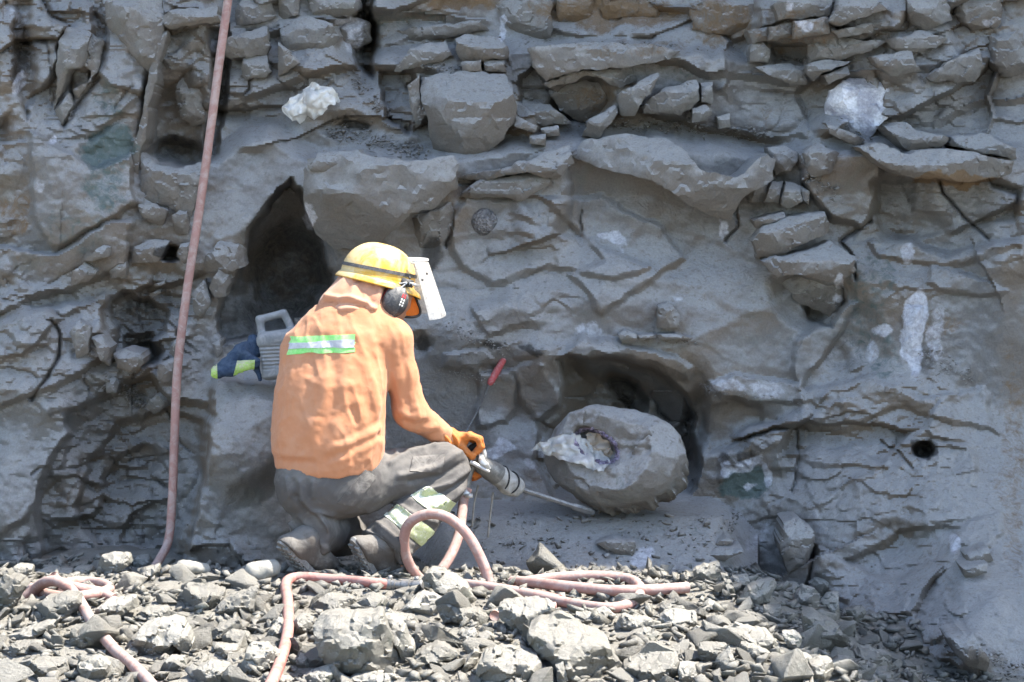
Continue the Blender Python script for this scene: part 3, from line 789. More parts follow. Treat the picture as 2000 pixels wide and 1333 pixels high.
def face_y(u, v):
    """relief by lookup"""
    i = np.clip(np.searchsorted(VS, v), 0, nv_ - 1); j = np.clip(np.searchsorted(US, u), 0, nu - 1)
    return YY[i, j]

# the cliff goes on above and to both sides of the picture; its unseen brow and added right-hand buttress are shaped to keep the sun off the face
def brow_y(x):
    """edge of the cliff top at height H: its shadow falls on the ground along the line seen in the photograph"""
    H = 7.6; xs = x - SDIR[0] / SDIR[2] * H
    yt = 0.31 + 0.03 * np.sin(xs * 3.1) - 2.55 * sstep(0.45, 1.28, xs) - 1.2 * sstep(1.4, 3.5, xs)
    return yt + SDIR[1] / SDIR[2] * H
cx_ = np.concatenate([np.arange(-9, 3, 0.25), np.arange(3, 12, 0.1)])
top0 = face_y(np.full(nu, 0.0), np.full(nu, -400.0)).mean()
rows = []
zs = np.concatenate([np.linspace(2.75, 7.4, 40), [7.55, 7.62, 7.7, 7.9]])
for z in zs:
    t = sstep(2.75, 7.4, z)
    xx = cx_
    y = (1.75 + 0.02 * (z - 2.5)) * (1 - t) + brow_y(xx) * t
    # an added buttress, out of view, leans out to throw shade on the right
    y = y + 0.10 * fbm2(xx * 1.5, np.full_like(xx, z * 1.5), 4, 71) * (1 - sstep(6.2, 7.4, z)) + 0.06 * cells(xx, np.full_like(xx, z), 0.5, 73, 'facet', amp=1.0) * (1 - sstep(6.2, 7.4, z))
    if z > 7.5: y = y + (z - 7.5) * 6.0
    rows.append(np.stack([xx, y, np.full_like(xx, z)], -1))
rows = np.array(rows); kk = np.arange(rows.shape[0] * rows.shape[1]).reshape(rows.shape[:2])
cliff = make('shading_cliff_top', rows.reshape(-1, 3), np.stack([kk[:-1, :-1], kk[:-1, 1:], kk[1:, 1:], kk[1:, :-1]], -1).reshape(-1, 4), M['block'])
tag(cliff, 'unseen grey quarry cliff top above the picture, shaped to shade the wall', kind='structure')

# ------------------------------------------------------------------ ground sheet
def axis(a, b, st, far0, far1):
    core = np.arange(a, b, st)
    lo = a - np.geomspace(st * 2, a - far0, 16)[::-1]; hi = b + np.geomspace(st, far1 - b, 16)
    return np.concatenate([lo, core, hi])
gx = axis(-2.6, 2.6, 0.02, -70, 70); gy = axis(-2.4, 1.1, 0.02, -120, 2.2)
GX, GY = np.meshgrid(gx, gy)
GZ = zg(GX, GY)
jj = np.arange(GX.size).reshape(GX.shape)
ground = make('ground', np.stack([GX, GY, GZ], -1).reshape(-1, 3), np.stack([jj[:-1, :-1], jj[:-1, 1:], jj[1:, 1:], jj[1:, :-1]], -1).reshape(-1, 4), M['ground'])
tag(ground, 'dusty quarry floor buried under broken grey rock', kind='structure')

# ------------------------------------------------------------------ one broken stone from its outline: faceted front, rough edge, real thickness
def stone_mesh(poly, y0, depth, seed, top=0.3, under=0.12, lean=0.18, rough=1.0, relief_amp=1.0, side=0.12, res=None, cut=0.5):
    rng = np.random.RandomState(seed)
    poly = np.array(poly, float)
    c = poly.mean(0)
    per = np.roll(poly, -1, 0) - poly
    L = np.hypot(per[:, 0], per[:, 1])
    x0, y0p = poly.min(0); x1, y1p = poly.max(0)
    A = 0.5 * abs(np.sum(poly[:, 0] * np.roll(poly[:, 1], -1) - np.roll(poly[:, 0], -1) * poly[:, 1]))
    s = res or max(3.6, math.sqrt(A / 520.0))
    B = []
    for i in range(len(poly)):
        n = max(1, int(round(L[i] / s)))
        nx, ny = -per[i, 1] / (L[i] + 1e-9), per[i, 0] / (L[i] + 1e-9)
        for q in range(n):
            t = q / n
            p = poly[i] + per[i] * t
            env = min(1.0, 4 * t * (1 - t) + 0.3)
            j = (fbm2(np.array(p[0] / 26.0 + seed), np.array(p[1] / 26.0), 3, 81) * 6.5 + rng.randn() * 0.45) * rough * env * min(1.0, math.sqrt(A) / 60)
            B.append(p + np.array([nx, ny]) * j)
    B = np.array(B); nb = len(B)
    gu, gv = np.meshgrid(np.arange(x0, x1, s), np.arange(y0p, y1p, s * 0.87))
    gu = gu + (np.arange(gu.shape[0]) % 2)[:, None] * s * 0.5
    gu = gu + rng.uniform(-0.22, 0.22, gu.shape) * s; gv = gv + rng.uniform(-0.22, 0.22, gv.shape) * s
    sd = poly_sd(gu, gv, [tuple(b) for b in B])
    m = sd > s * 0.55
    I = np.stack([gu[m], gv[m]], -1)
    allp = np.concatenate([B, I])
    r = geometry.delaunay_2d_cdt([Vector(p) for p in allp], [], [list(range(nb))], 1, 1e-4)
    vp = np.array([tuple(p) for p in r[0]]); faces = [tuple(f) for f in r[2]]
    # which output vertices are the outline
    ob = {}
    for k_, src in enumerate(r[3]):
        for q in src: ob[q] = k_
    loop = []
    for i in range(nb):
        k_ = ob.get(i)
        if k_ is not None and (not loop or loop[-1] != k_): loop.append(k_)
    X = (vp[:, 0] - c[0]) / 500; Z = (c[1] - vp[:, 1]) / 500
    hw, hh = (x1 - x0) / 1000, (y1p - y0p) / 1000
    ztop = (c[1] - y0p) / 500; zbot = (c[1] - y1p) / 500
    y = rng.uniform(-0.18, 0.18) * X + lean * Z
    pl = [(rng.uniform(1.1, 2.2) * (Z - (ztop - 2 * hh * top)) + rng.uniform(-0.25, 0.25) * X),
          (rng.uniform(0.9, 1.8) * ((zbot + 2 * hh * under) - Z) + rng.uniform(-0.3, 0.3) * X)]
    xr = (x1 - c[0]) / 500; xl = (x0 - c[0]) / 500
    pl.append(rng.uniform(0.6, 1.5) * (X - (xr - 2 * hw * side * rng.uniform(0.6, 2.2))) + rng.uniform(-0.3, 0.3) * Z)
    pl.append(rng.uniform(0.6, 1.5) * ((xl + 2 * hw * side * rng.uniform(0.6, 2.2)) - X) + rng.uniform(-0.3, 0.3) * Z)
    for _ in range(6):
        a = rng.uniform(0, 2 * math.pi); off = rng.uniform(0.15, 0.75)
        pl.append(rng.uniform(0.35, 1.3) * ((X / max(hw, 1e-3) * math.cos(a) + Z / max(hh, 1e-3) * math.sin(a)) - off) * min(hw, hh) * 1.3)
    for q in pl: y = np.maximum(y, q)
    sc = min(1.0, 2 * math.sqrt(hw * hh) / 0.2)
    sdv = poly_sd(vp[:, 0], vp[:, 1], [tuple(b) for b in B])
    y = y + 0.008 * sc * np.exp(-np.maximum(sdv, 0) / 3.5)
    Xa = X + seed * 3.17; Za = Z - seed * 1.91
    y = y + relief_amp * sc * (-cells(Xa, Za, 0.13 * max(sc, 0.4), 91, 'poly', k=0.6, amp=0.010, tilt=0.75) - cells(Xa, Za, 0.045 * max(sc, 0.4), 95, 'facet', amp=0.007, tilt=0.9) + 0.005 * fbm2(Xa * 14, Za * 14, 4, 97, 0.6))
    y = np.clip(y, y.min(), np.median(y) + depth * 0.6)
    Yv = y0 + y - np.median(y)
    V = list(PV(vp[:, 0], vp[:, 1], Yv))
    F = list(faces)
    n0 = len(V); nl = len(loop)
    lp = vp[loop]; ly = Yv[loop]
    for ring, (fr, shrink) in enumerate(((0.35, 0.995), (1.0, 0.93))):
        q = c + (lp - c) * shrink + rng.uniform(-0.8, 0.8, lp.shape)
        yy = np.maximum(ly + depth * 0.12, (y0 + depth * fr)) + rng.uniform(-0.004, 0.004, nl)
        base = PV(lp[:, 0], lp[:, 1], ly)
        pt = PV(q[:, 0], q[:, 1], np.full(nl, y0)); pt = np.stack([pt[:, 0], yy, pt[:, 2]], -1)
        # keep true thickness: go straight back, not along the sight line
        pt[:, 0] = base[:, 0] + (pt[:, 0] - PV(lp[:, 0], lp[:, 1], np.full(nl, y0))[:, 0])
        pt[:, 2] = base[:, 2] + (pt[:, 2] - PV(lp[:, 0], lp[:, 1], np.full(nl, y0))[:, 2])
        V += list(pt)
    for ring in range(2):
        a0 = None if ring == 0 else n0
        for i in range(nl):
            j = (i + 1) % nl
            a, b = (loop[i], loop[j]) if ring == 0 else (n0 + i, n0 + j)
            cc, dd = n0 + ring * nl + j, n0 + ring * nl + i
            F.append((a, b, cc, dd))
    F.append(tuple(n0 + nl + i for i in range(nl)))
    V = np.array(V)
    # consistent outward facing
    bm = bmesh.new()
    bv = [bm.verts.new(p) for p in V]
    for f in F:
        try: bm.faces.new([bv[i] for i in f])
        except ValueError: pass
    bmesh.ops.recalc_face_normals(bm, faces=bm.faces)
    return bm, V
def stone(name, poly, y0, depth, seed, mat, parent=None, st=True, sharp=24, **kw):
    bm, V = stone_mesh(poly, y0, depth, seed, **kw)
    me = bpy.data.meshes.new(name); bm.to_mesh(me); bm.free()
    off = np.array(parent_loc(parent)) if parent is not None else V.mean(0)
    co = np.empty(len(me.vertices) * 3, np.float32); me.vertices.foreach_get('co', co)
    co = co.reshape(-1, 3) - off.astype(np.float32); me.vertices.foreach_set('co', co.ravel())
    me.polygons.foreach_set('use_smooth', np.ones(len(me.polygons), bool)); me.set_sharp_from_angle(angle=R(sharp))
    me.materials.append(mat)
    o = bpy.data.objects.new(name, me); link(o, parent)
    if parent is None: o.location = off
    if st:
        u, v = proj(co.astype(float) + off); add_stain_shade(o, stain_shade(u, v))
    return o
# ------------------------------------------------------------------ blocks and slabs standing out of the rock face
# outline, metres proud of the face, share of the height that is sloping top, share undercut
WALL_BLOCKS = [
    ([(345,170),(360,148),(385,145),(402,155),(402,195),(395,205),(400,240),(375,248),(355,235),(345,205)], .05, .25, .2),
    ([(275,295),(300,320),(350,328),(395,318),(398,345),(380,400),(365,440),(330,405),(270,398),(278,330)], .07, .3, .1),
    ([(318,62),(327,60),(314,110),(293,200),(286,260),(272,300),(264,380),(243,450),(225,468),(245,380),(256,300),(273,240),(290,150)], .06, .1, .1),
    ([(205,10),(220,-8),(312,-8),(320,55),(307,110),(295,150),(268,120),(235,82),(205,42)], .06, .15, .25),
    ([(112,100),(130,52),(160,56),(178,66),(170,110),(160,128),(134,136),(122,180),(105,216)], .05, .25, .15),
    ([(180,66),(202,80),(192,140),(172,160),(150,196),(142,176),(176,160),(178,140),(162,126)], .05, .2, .15),
    ([(107,218),(134,182),(142,205),(122,246)], .05, .2, .15),
    ([(312,40),(340,20),(425,12),(432,44),(380,50),(325,54)], .09, .5, .2),
    ([(465,12),(480,-8),(530,-8),(541,35),(500,48),(458,56)], .05, .35, .1),
    ([(423,90),(440,75),(520,52),(527,90),(515,106),(450,116),(430,106)], .10, .35, .3),
    ([(475,115),(495,103),(520,106),(529,140),(520,151),(480,158),(472,136)], .08, .45, .15),
    ([(545,42),(590,31),(650,46),(661,70),(640,110),(582,140),(546,80)], .05, .25, .1),
    ([(543,82),(580,116),(586,123),(560,141),(543,149)], .07, .3, .1),
    ([(546,-8),(586,-8),(583,30),(545,39)], .05, .2, .1),
    ([(600,-8),(700,-8),(706,15),(680,31),(610,28)], .07, .35, .2),
    ([(655,60),(682,34),(722,44),(723,80),(690,96),(660,86)], .09, .4, .2),
    ([(592,332),(600,310),(640,303),(700,300),(790,316),(885,304),(896,320),(894,370),(870,386),(850,406),(800,416),(780,442),(745,470),(700,492),(650,486),(615,455),(596,402)], .20, .16, .3),
    ([(600,322),(620,300),(700,292),(716,312),(690,334),(610,336)], .235, .5, .2),
    ([(822,150),(900,139),(985,145),(1001,170),(1011,235),(985,272),(945,301),(890,301),(845,291),(831,215),(820,180)], .17, .38, .12),
    ([(795,167),(819,146),(823,242),(812,250),(800,192)], .13, .1, .1),
    ([(888,75),(915,67),(975,75),(994,100),(990,116),(905,121),(890,100)], .12, .5, .2),
    ([(900,122),(940,117),(942,140),(905,142)], .08, .3, .1), ([(944,117),(985,118),(990,142),(946,141)], .08, .3, .1),
    ([(770,140),(800,95),(870,80),(886,110),(850,121),(790,136)], .08, .35, .2),
    ([(1030,95),(1100,85),(1180,84),(1260,88),(1330,100),(1308,116),(1232,130),(1180,135),(1120,139),(1066,160),(1040,132)], .13, .2, .15),
    ([(1060,164),(1124,141),(1180,137),(1232,133),(1244,158),(1212,172),(1146,148),(1072,172)], .10, .1, .25),
    ([(1072,177),(1144,154),(1204,177),(1200,225),(1136,241),(1092,216)], .06, .1, .3),
    ([(1205,187),(1285,142),(1286,151),(1240,226),(1210,222)], .16, .3, .1),
    ([(1136,266),(1150,235),(1200,206),(1206,220),(1170,271)], .18, .5, .1),
    ([(1250,210),(1300,170),(1360,157),(1366,195),(1330,226),(1255,223)], .13, .35, .15),
    ([(1020,195),(1075,204),(1117,241),(1060,247),(1010,222)], .10, .45, .1),
    ([(1008,226),(1050,246),(1045,259),(1005,247)], .11, .4, .1), ([(1056,251),(1090,245),(1094,265),(1060,269)], .11, .4, .1), ([(1035,266),(1066,262),(1066,286),(1035,281)], .12, .4, .1),
    ([(1368,162),(1392,160),(1392,205),(1370,200)], .09, .3, .1), ([(1352,212),(1378,205),(1392,222),(1380,236),(1352,240)], .11, .4, .1), ([(1400,228),(1425,222),(1428,248),(1404,252)], .11, .4, .1),
    ([(1115,306),(1140,275),(1200,264),(1290,270),(1332,286),(1370,332),(1440,346),(1500,300),(1517,311),(1511,350),(1472,372),(1441,402),(1430,432),(1382,420),(1272,352),(1180,330)], .17, .34, .3),
    ([(895,347),(980,330),(1060,300),(1110,284),(1122,320),(1082,350),(1030,336),(960,352)], .10, .35, .2),
    ([(898,384),(940,348),(1060,342),(1082,357),(1020,392),(950,386)], .07, .3, .2),
    ([(800,420),(850,408),(880,395),(892,420),(870,470),(830,500),(808,470)], .03, .2, .2),
    ([(1460,60),(1500,52),(1500,80),(1470,86)], .10, .3, .2), ([(1502,52),(1546,45),(1550,76),(1502,79)], .11, .2, .2), ([(1552,40),(1616,34),(1621,65),(1552,76)], .11, .2, .2), ([(1622,60),(1702,45),(1706,62),(1640,76)], .09, .3, .2),
    ([(1510,10),(1540,-8),(1631,-8),(1620,30),(1520,41)], .12, .2, .25), ([(1620,42),(1641,0),(1700,-3),(1742,20),(1680,36),(1640,50)], .15, .35, .2), ([(1468,86),(1490,82),(1504,100),(1500,123),(1464,121)], .09, .2, .1),
    ([(1578,86),(1640,75),(1732,80),(1700,101),(1650,116),(1580,123)], .06, .35, .2), ([(1475,131),(1520,125),(1576,128),(1576,166),(1545,169),(1500,146)], .09, .3, .25), ([(1580,126),(1610,117),(1662,120),(1655,126),(1610,141),(1590,159),(1577,141)], .10, .4, .2),
    ([(1608,147),(1655,129),(1661,146),(1618,166)], .12, .4, .2), ([(1810,151),(1850,121),(1912,94),(1921,130),(1905,161),(1820,159)], .07, .3, .2), ([(1730,80),(1800,60),(1850,75),(1830,95),(1760,104)], .06, .35, .2), ([(1700,110),(1780,100),(1800,140),(1740,150)], .05, .35, .2),
    ([(1350,10),(1420,-8),(1505,-8),(1512,30),(1470,55),(1420,70),(1350,60)], .05, .25, .25),
    ([(1765,-8),(1850,-8),(1860,40),(1810,60),(1780,45)], .06, .25, .2), ([(1870,-8),(1960,-8),(1950,50),(1900,62),(1865,30)], .05, .25, .2), ([(1930,70),(2010,55),(2010,140),(1960,150),(1935,120)], .05, .25, .2),
    ([(1612,240),(1656,258),(1690,274),(1672,286),(1622,262)], .09, .15, .25),
    ([(1675,287),(1720,279),(1770,300),(1850,290),(1982,315),(1972,340),(1880,357),(1800,347),(1760,341),(1720,322)], .26, .55, .25),
    ([(1725,246),(1760,239),(1812,260),(1852,270),(1842,286),(1782,296),(1770,291)], .20, .55, .15), ([(1858,268),(1920,262),(1985,290),(1985,312),(1900,296),(1856,284)], .19, .55, .15),
    ([(1470,472),(1490,441),(1560,420),(1611,414),(1617,455),(1560,481),(1520,501),(1475,506)], .14, .35, .2), ([(1488,511),(1580,491),(1622,470),(1671,500),(1673,530),(1640,552),(1560,537),(1520,541)], .17, .5, .2),
    ([(1520,546),(1560,540),(1640,556),(1650,580),(1622,622),(1560,592)], .05, .1, .5),
    ([(1448,382),(1475,350),(1500,358),(1495,392),(1470,396)], .08, .35, .1), ([(1492,396),(1508,356),(1530,354),(1522,398)], .10, .35, .1), ([(1526,400),(1534,354),(1558,362),(1568,392),(1540,408)], .10, .35, .1), ([(1472,432),(1530,414),(1534,424),(1480,446)], .12, .4, .1), ([(1570,392),(1560,362),(1582,374),(1580,400)], .08, .35, .1),
    ([(1500,290),(1530,285),(1560,300),(1545,335),(1516,342)], .08, .3, .15), ([(1570,300),(1600,280),(1640,300),(1620,340),(1585,345)], .05, .3, .15),
    ([(1525,1082),(1529,1020),(1560,1011),(1591,1040),(1591,1066),(1570,1112),(1540,1122)], .14, .25, .15),
    ([(1850,1247),(1900,1234),(1936,1290),(1926,1312),(1888,1300)], .09, .3, .35),
    ([(1885,1085),(1930,1070),(1940,1095),(1895,1105)], .05, .3, .2), ([(1880,1110),(1930,1100),(1928,1120),(1885,1128)], .05, .3, .2),
    ([(222,690),(246,682),(275,692),(280,712),(258,728),(228,720)], .10, .4, .15), ([(180,660),(196,655),(214,680),(212,715),(196,705)], .06, .2, .15), ([(136,650),(155,625),(176,640),(172,690),(150,700)], .05, .25, .2), ([(205,745),(222,735),(232,750),(226,768),(208,768)], .06, .4, .1),
    ([(255,515),(262,482),(300,468),(330,472),(312,505),(300,512)], .07, .35, .15), ([(345,500),(352,478),(378,470),(380,505),(360,516)], .06, .3, .1), ([(160,510),(200,480),(214,484),(214,500),(180,512)], .06, .4, .15), ([(140,530),(165,512),(190,530),(170,552),(138,560)], .06, .35, .15), ([(215,525),(246,505),(246,540),(215,545)], .06, .4, .15),
    ([(335,420),(350,410),(366,412),(367,456),(345,458)], .05, .2, .1), ([(270,400),(300,398),(330,412),(318,440),(290,434),(272,416)], .05, .2, .2), ([(300,556),(322,548),(322,556),(304,562)], .06, .4, .1), ([(290,575),(312,566),(314,572),(294,582)], .06, .4, .1),
    ([(306,735),(310,712),(338,700),(338,742),(322,750)], .06, .3, .15), ([(330,690),(340,665),(348,668),(344,700)], .06, .2, .1), ([(410,560),(432,520),(450,545),(440,580),(420,585)], .05, .2, .1), ([(285,795),(290,780),(332,755),(338,790),(300,810)], .05, .35, .2),
    ([(420,690),(414,672),(428,664),(432,690),(424,700)], .06, .3, .1), ([(372,575),(400,545),(412,590),(395,622),(378,610)], .05, .2, .1),
    ([(400,500),(430,470),(470,480),(480,520),(440,540),(405,535)], .04, .25, .15),
    ([(1282,640),(1285,600),(1305,590),(1328,615),(1326,640),(1305,648)], .09, .3, .1), ([(1208,655),(1222,645),(1245,655),(1242,668),(1215,670)], .08, .4, .1), ([(1284,655),(1320,652),(1355,660),(1350,666),(1290,664)], .08, .4, .1), ([(1246,656),(1278,654),(1280,660),(1252,664)], .08, .4, .1),
    ([(1165,1062),(1200,1055),(1240,1060),(1238,1085),(1200,1082)], .05, .2, .3),
    ([(1382,1085),(1400,1072),(1450,1072),(1452,1080),(1416,1097)], .08, .5, .2), ([(1395,1064),(1420,1048),(1432,1058),(1412,1070)], .07, .4, .2),
    ([(960,0),(1030,-8),(1078,-8),(1080,60),(1065,78),(1010,70)], .04, .15, .3), ([(1084,-8),(1160,-8),(1168,40),(1090,44)], .03, .1, .25), ([(1172,-8),(1280,-8),(1290,30),(1176,40)], .03, .1, .25),
    ([(770,60),(850,50),(940,40),(960,60),(880,72),(800,90)], .05, .2, .4),
]
random.seed(4)
for i, (poly, prot, top, und) in enumerate(WALL_BLOCKS):
    pu = np.array([p[0] for p in poly]); pv = np.array([p[1] for p in poly])
    cu, cv = pu.mean(), pv.mean()
    su = cu + (np.repeat(pu, 3) - cu) * np.tile([0.25, 0.6, 0.9], len(pu)); sv = cv + (np.repeat(pv, 3) - cv) * np.tile([0.25, 0.6, 0.9], len(pv))
    y0 = float(np.median(face_y(su, sv))) - prot * 1.45
    size = math.sqrt((pu.max() - pu.min()) * (pv.max() - pv.min())) / 500
    stone('stone', poly, y0, max(1.5 * prot + 0.14, 0.18 + 0.35 * size), 100 + i, M['block'], rock_face, top=top, under=und, lean=0.12)

# round dark nodule half out of the face, and the open faces of broken geodes
def blob(name, c, r, mat, parent, seed, amp=0.06, n=28, cutfront=None):
    V = []; F = []
    for i in range(n + 1):
        th = math.pi * i / n
        for j in range(2 * n):
            ph = math.pi * j / n
            V.append((math.sin(th) * math.cos(ph), math.sin(th) * math.sin(ph), math.cos(th)))
    V = np.array(V)
    V = V * (1 + amp * fbm3(V * 2.5 + seed, 3, seed))[:, None]
    F = [(i * 2 * n + j, (i + 1) * 2 * n + j, (i + 1) * 2 * n + (j + 1) % (2 * n), i * 2 * n + (j + 1) % (2 * n)) for i in range(n) for j in range(2 * n)]
    return make(name, V * np.array(r) + np.array(c), F, mat, parent)
ny = float(np.median(face_y(np.array([930., 960, 945]), np.array([440., 430, 400]))))
tag(blob('nodule', P(945, 434, ny + 0.005), (0.062, 0.05, 0.062), M['nodule'], rock_face, 5), 'round dark nodule bulging from the rock')
# crystal faces: chipped plates of quartz set in the rock
def crystal_plate(name, poly, prot, mat, seed, label):
    pu = np.array([p[0] for p in poly], float); pv = np.array([p[1] for p in poly], float)
    y0 = float(np.median(face_y(0.5 * pu + 0.5 * pu.mean(), 0.5 * pv + 0.5 * pv.mean()))) - prot
    o = stone(name, poly, y0, prot + 0.1, seed, mat, rock_face, st=(mat is M['wall']), top=0.2, under=0.1, lean=-0.05, relief_amp=0.8)
    tag(o, label); return o
crystal_plate('quartz_face', [(1612,200),(1620,176),(1660,152),(1720,160),(1758,190),(1748,225),(1725,240),(1695,270),(1655,256),(1612,236)], .08, M['quartz'], 901, 'broad white and grey quartz face under the ledge')
crystal_plate('quartz_vein', [(1766,585),(1780,566),(1806,572),(1812,600),(1806,660),(1800,720),(1782,770),(1764,745),(1762,670)], .012, M['wall'], 902, 'tall chalky white quartz vein')
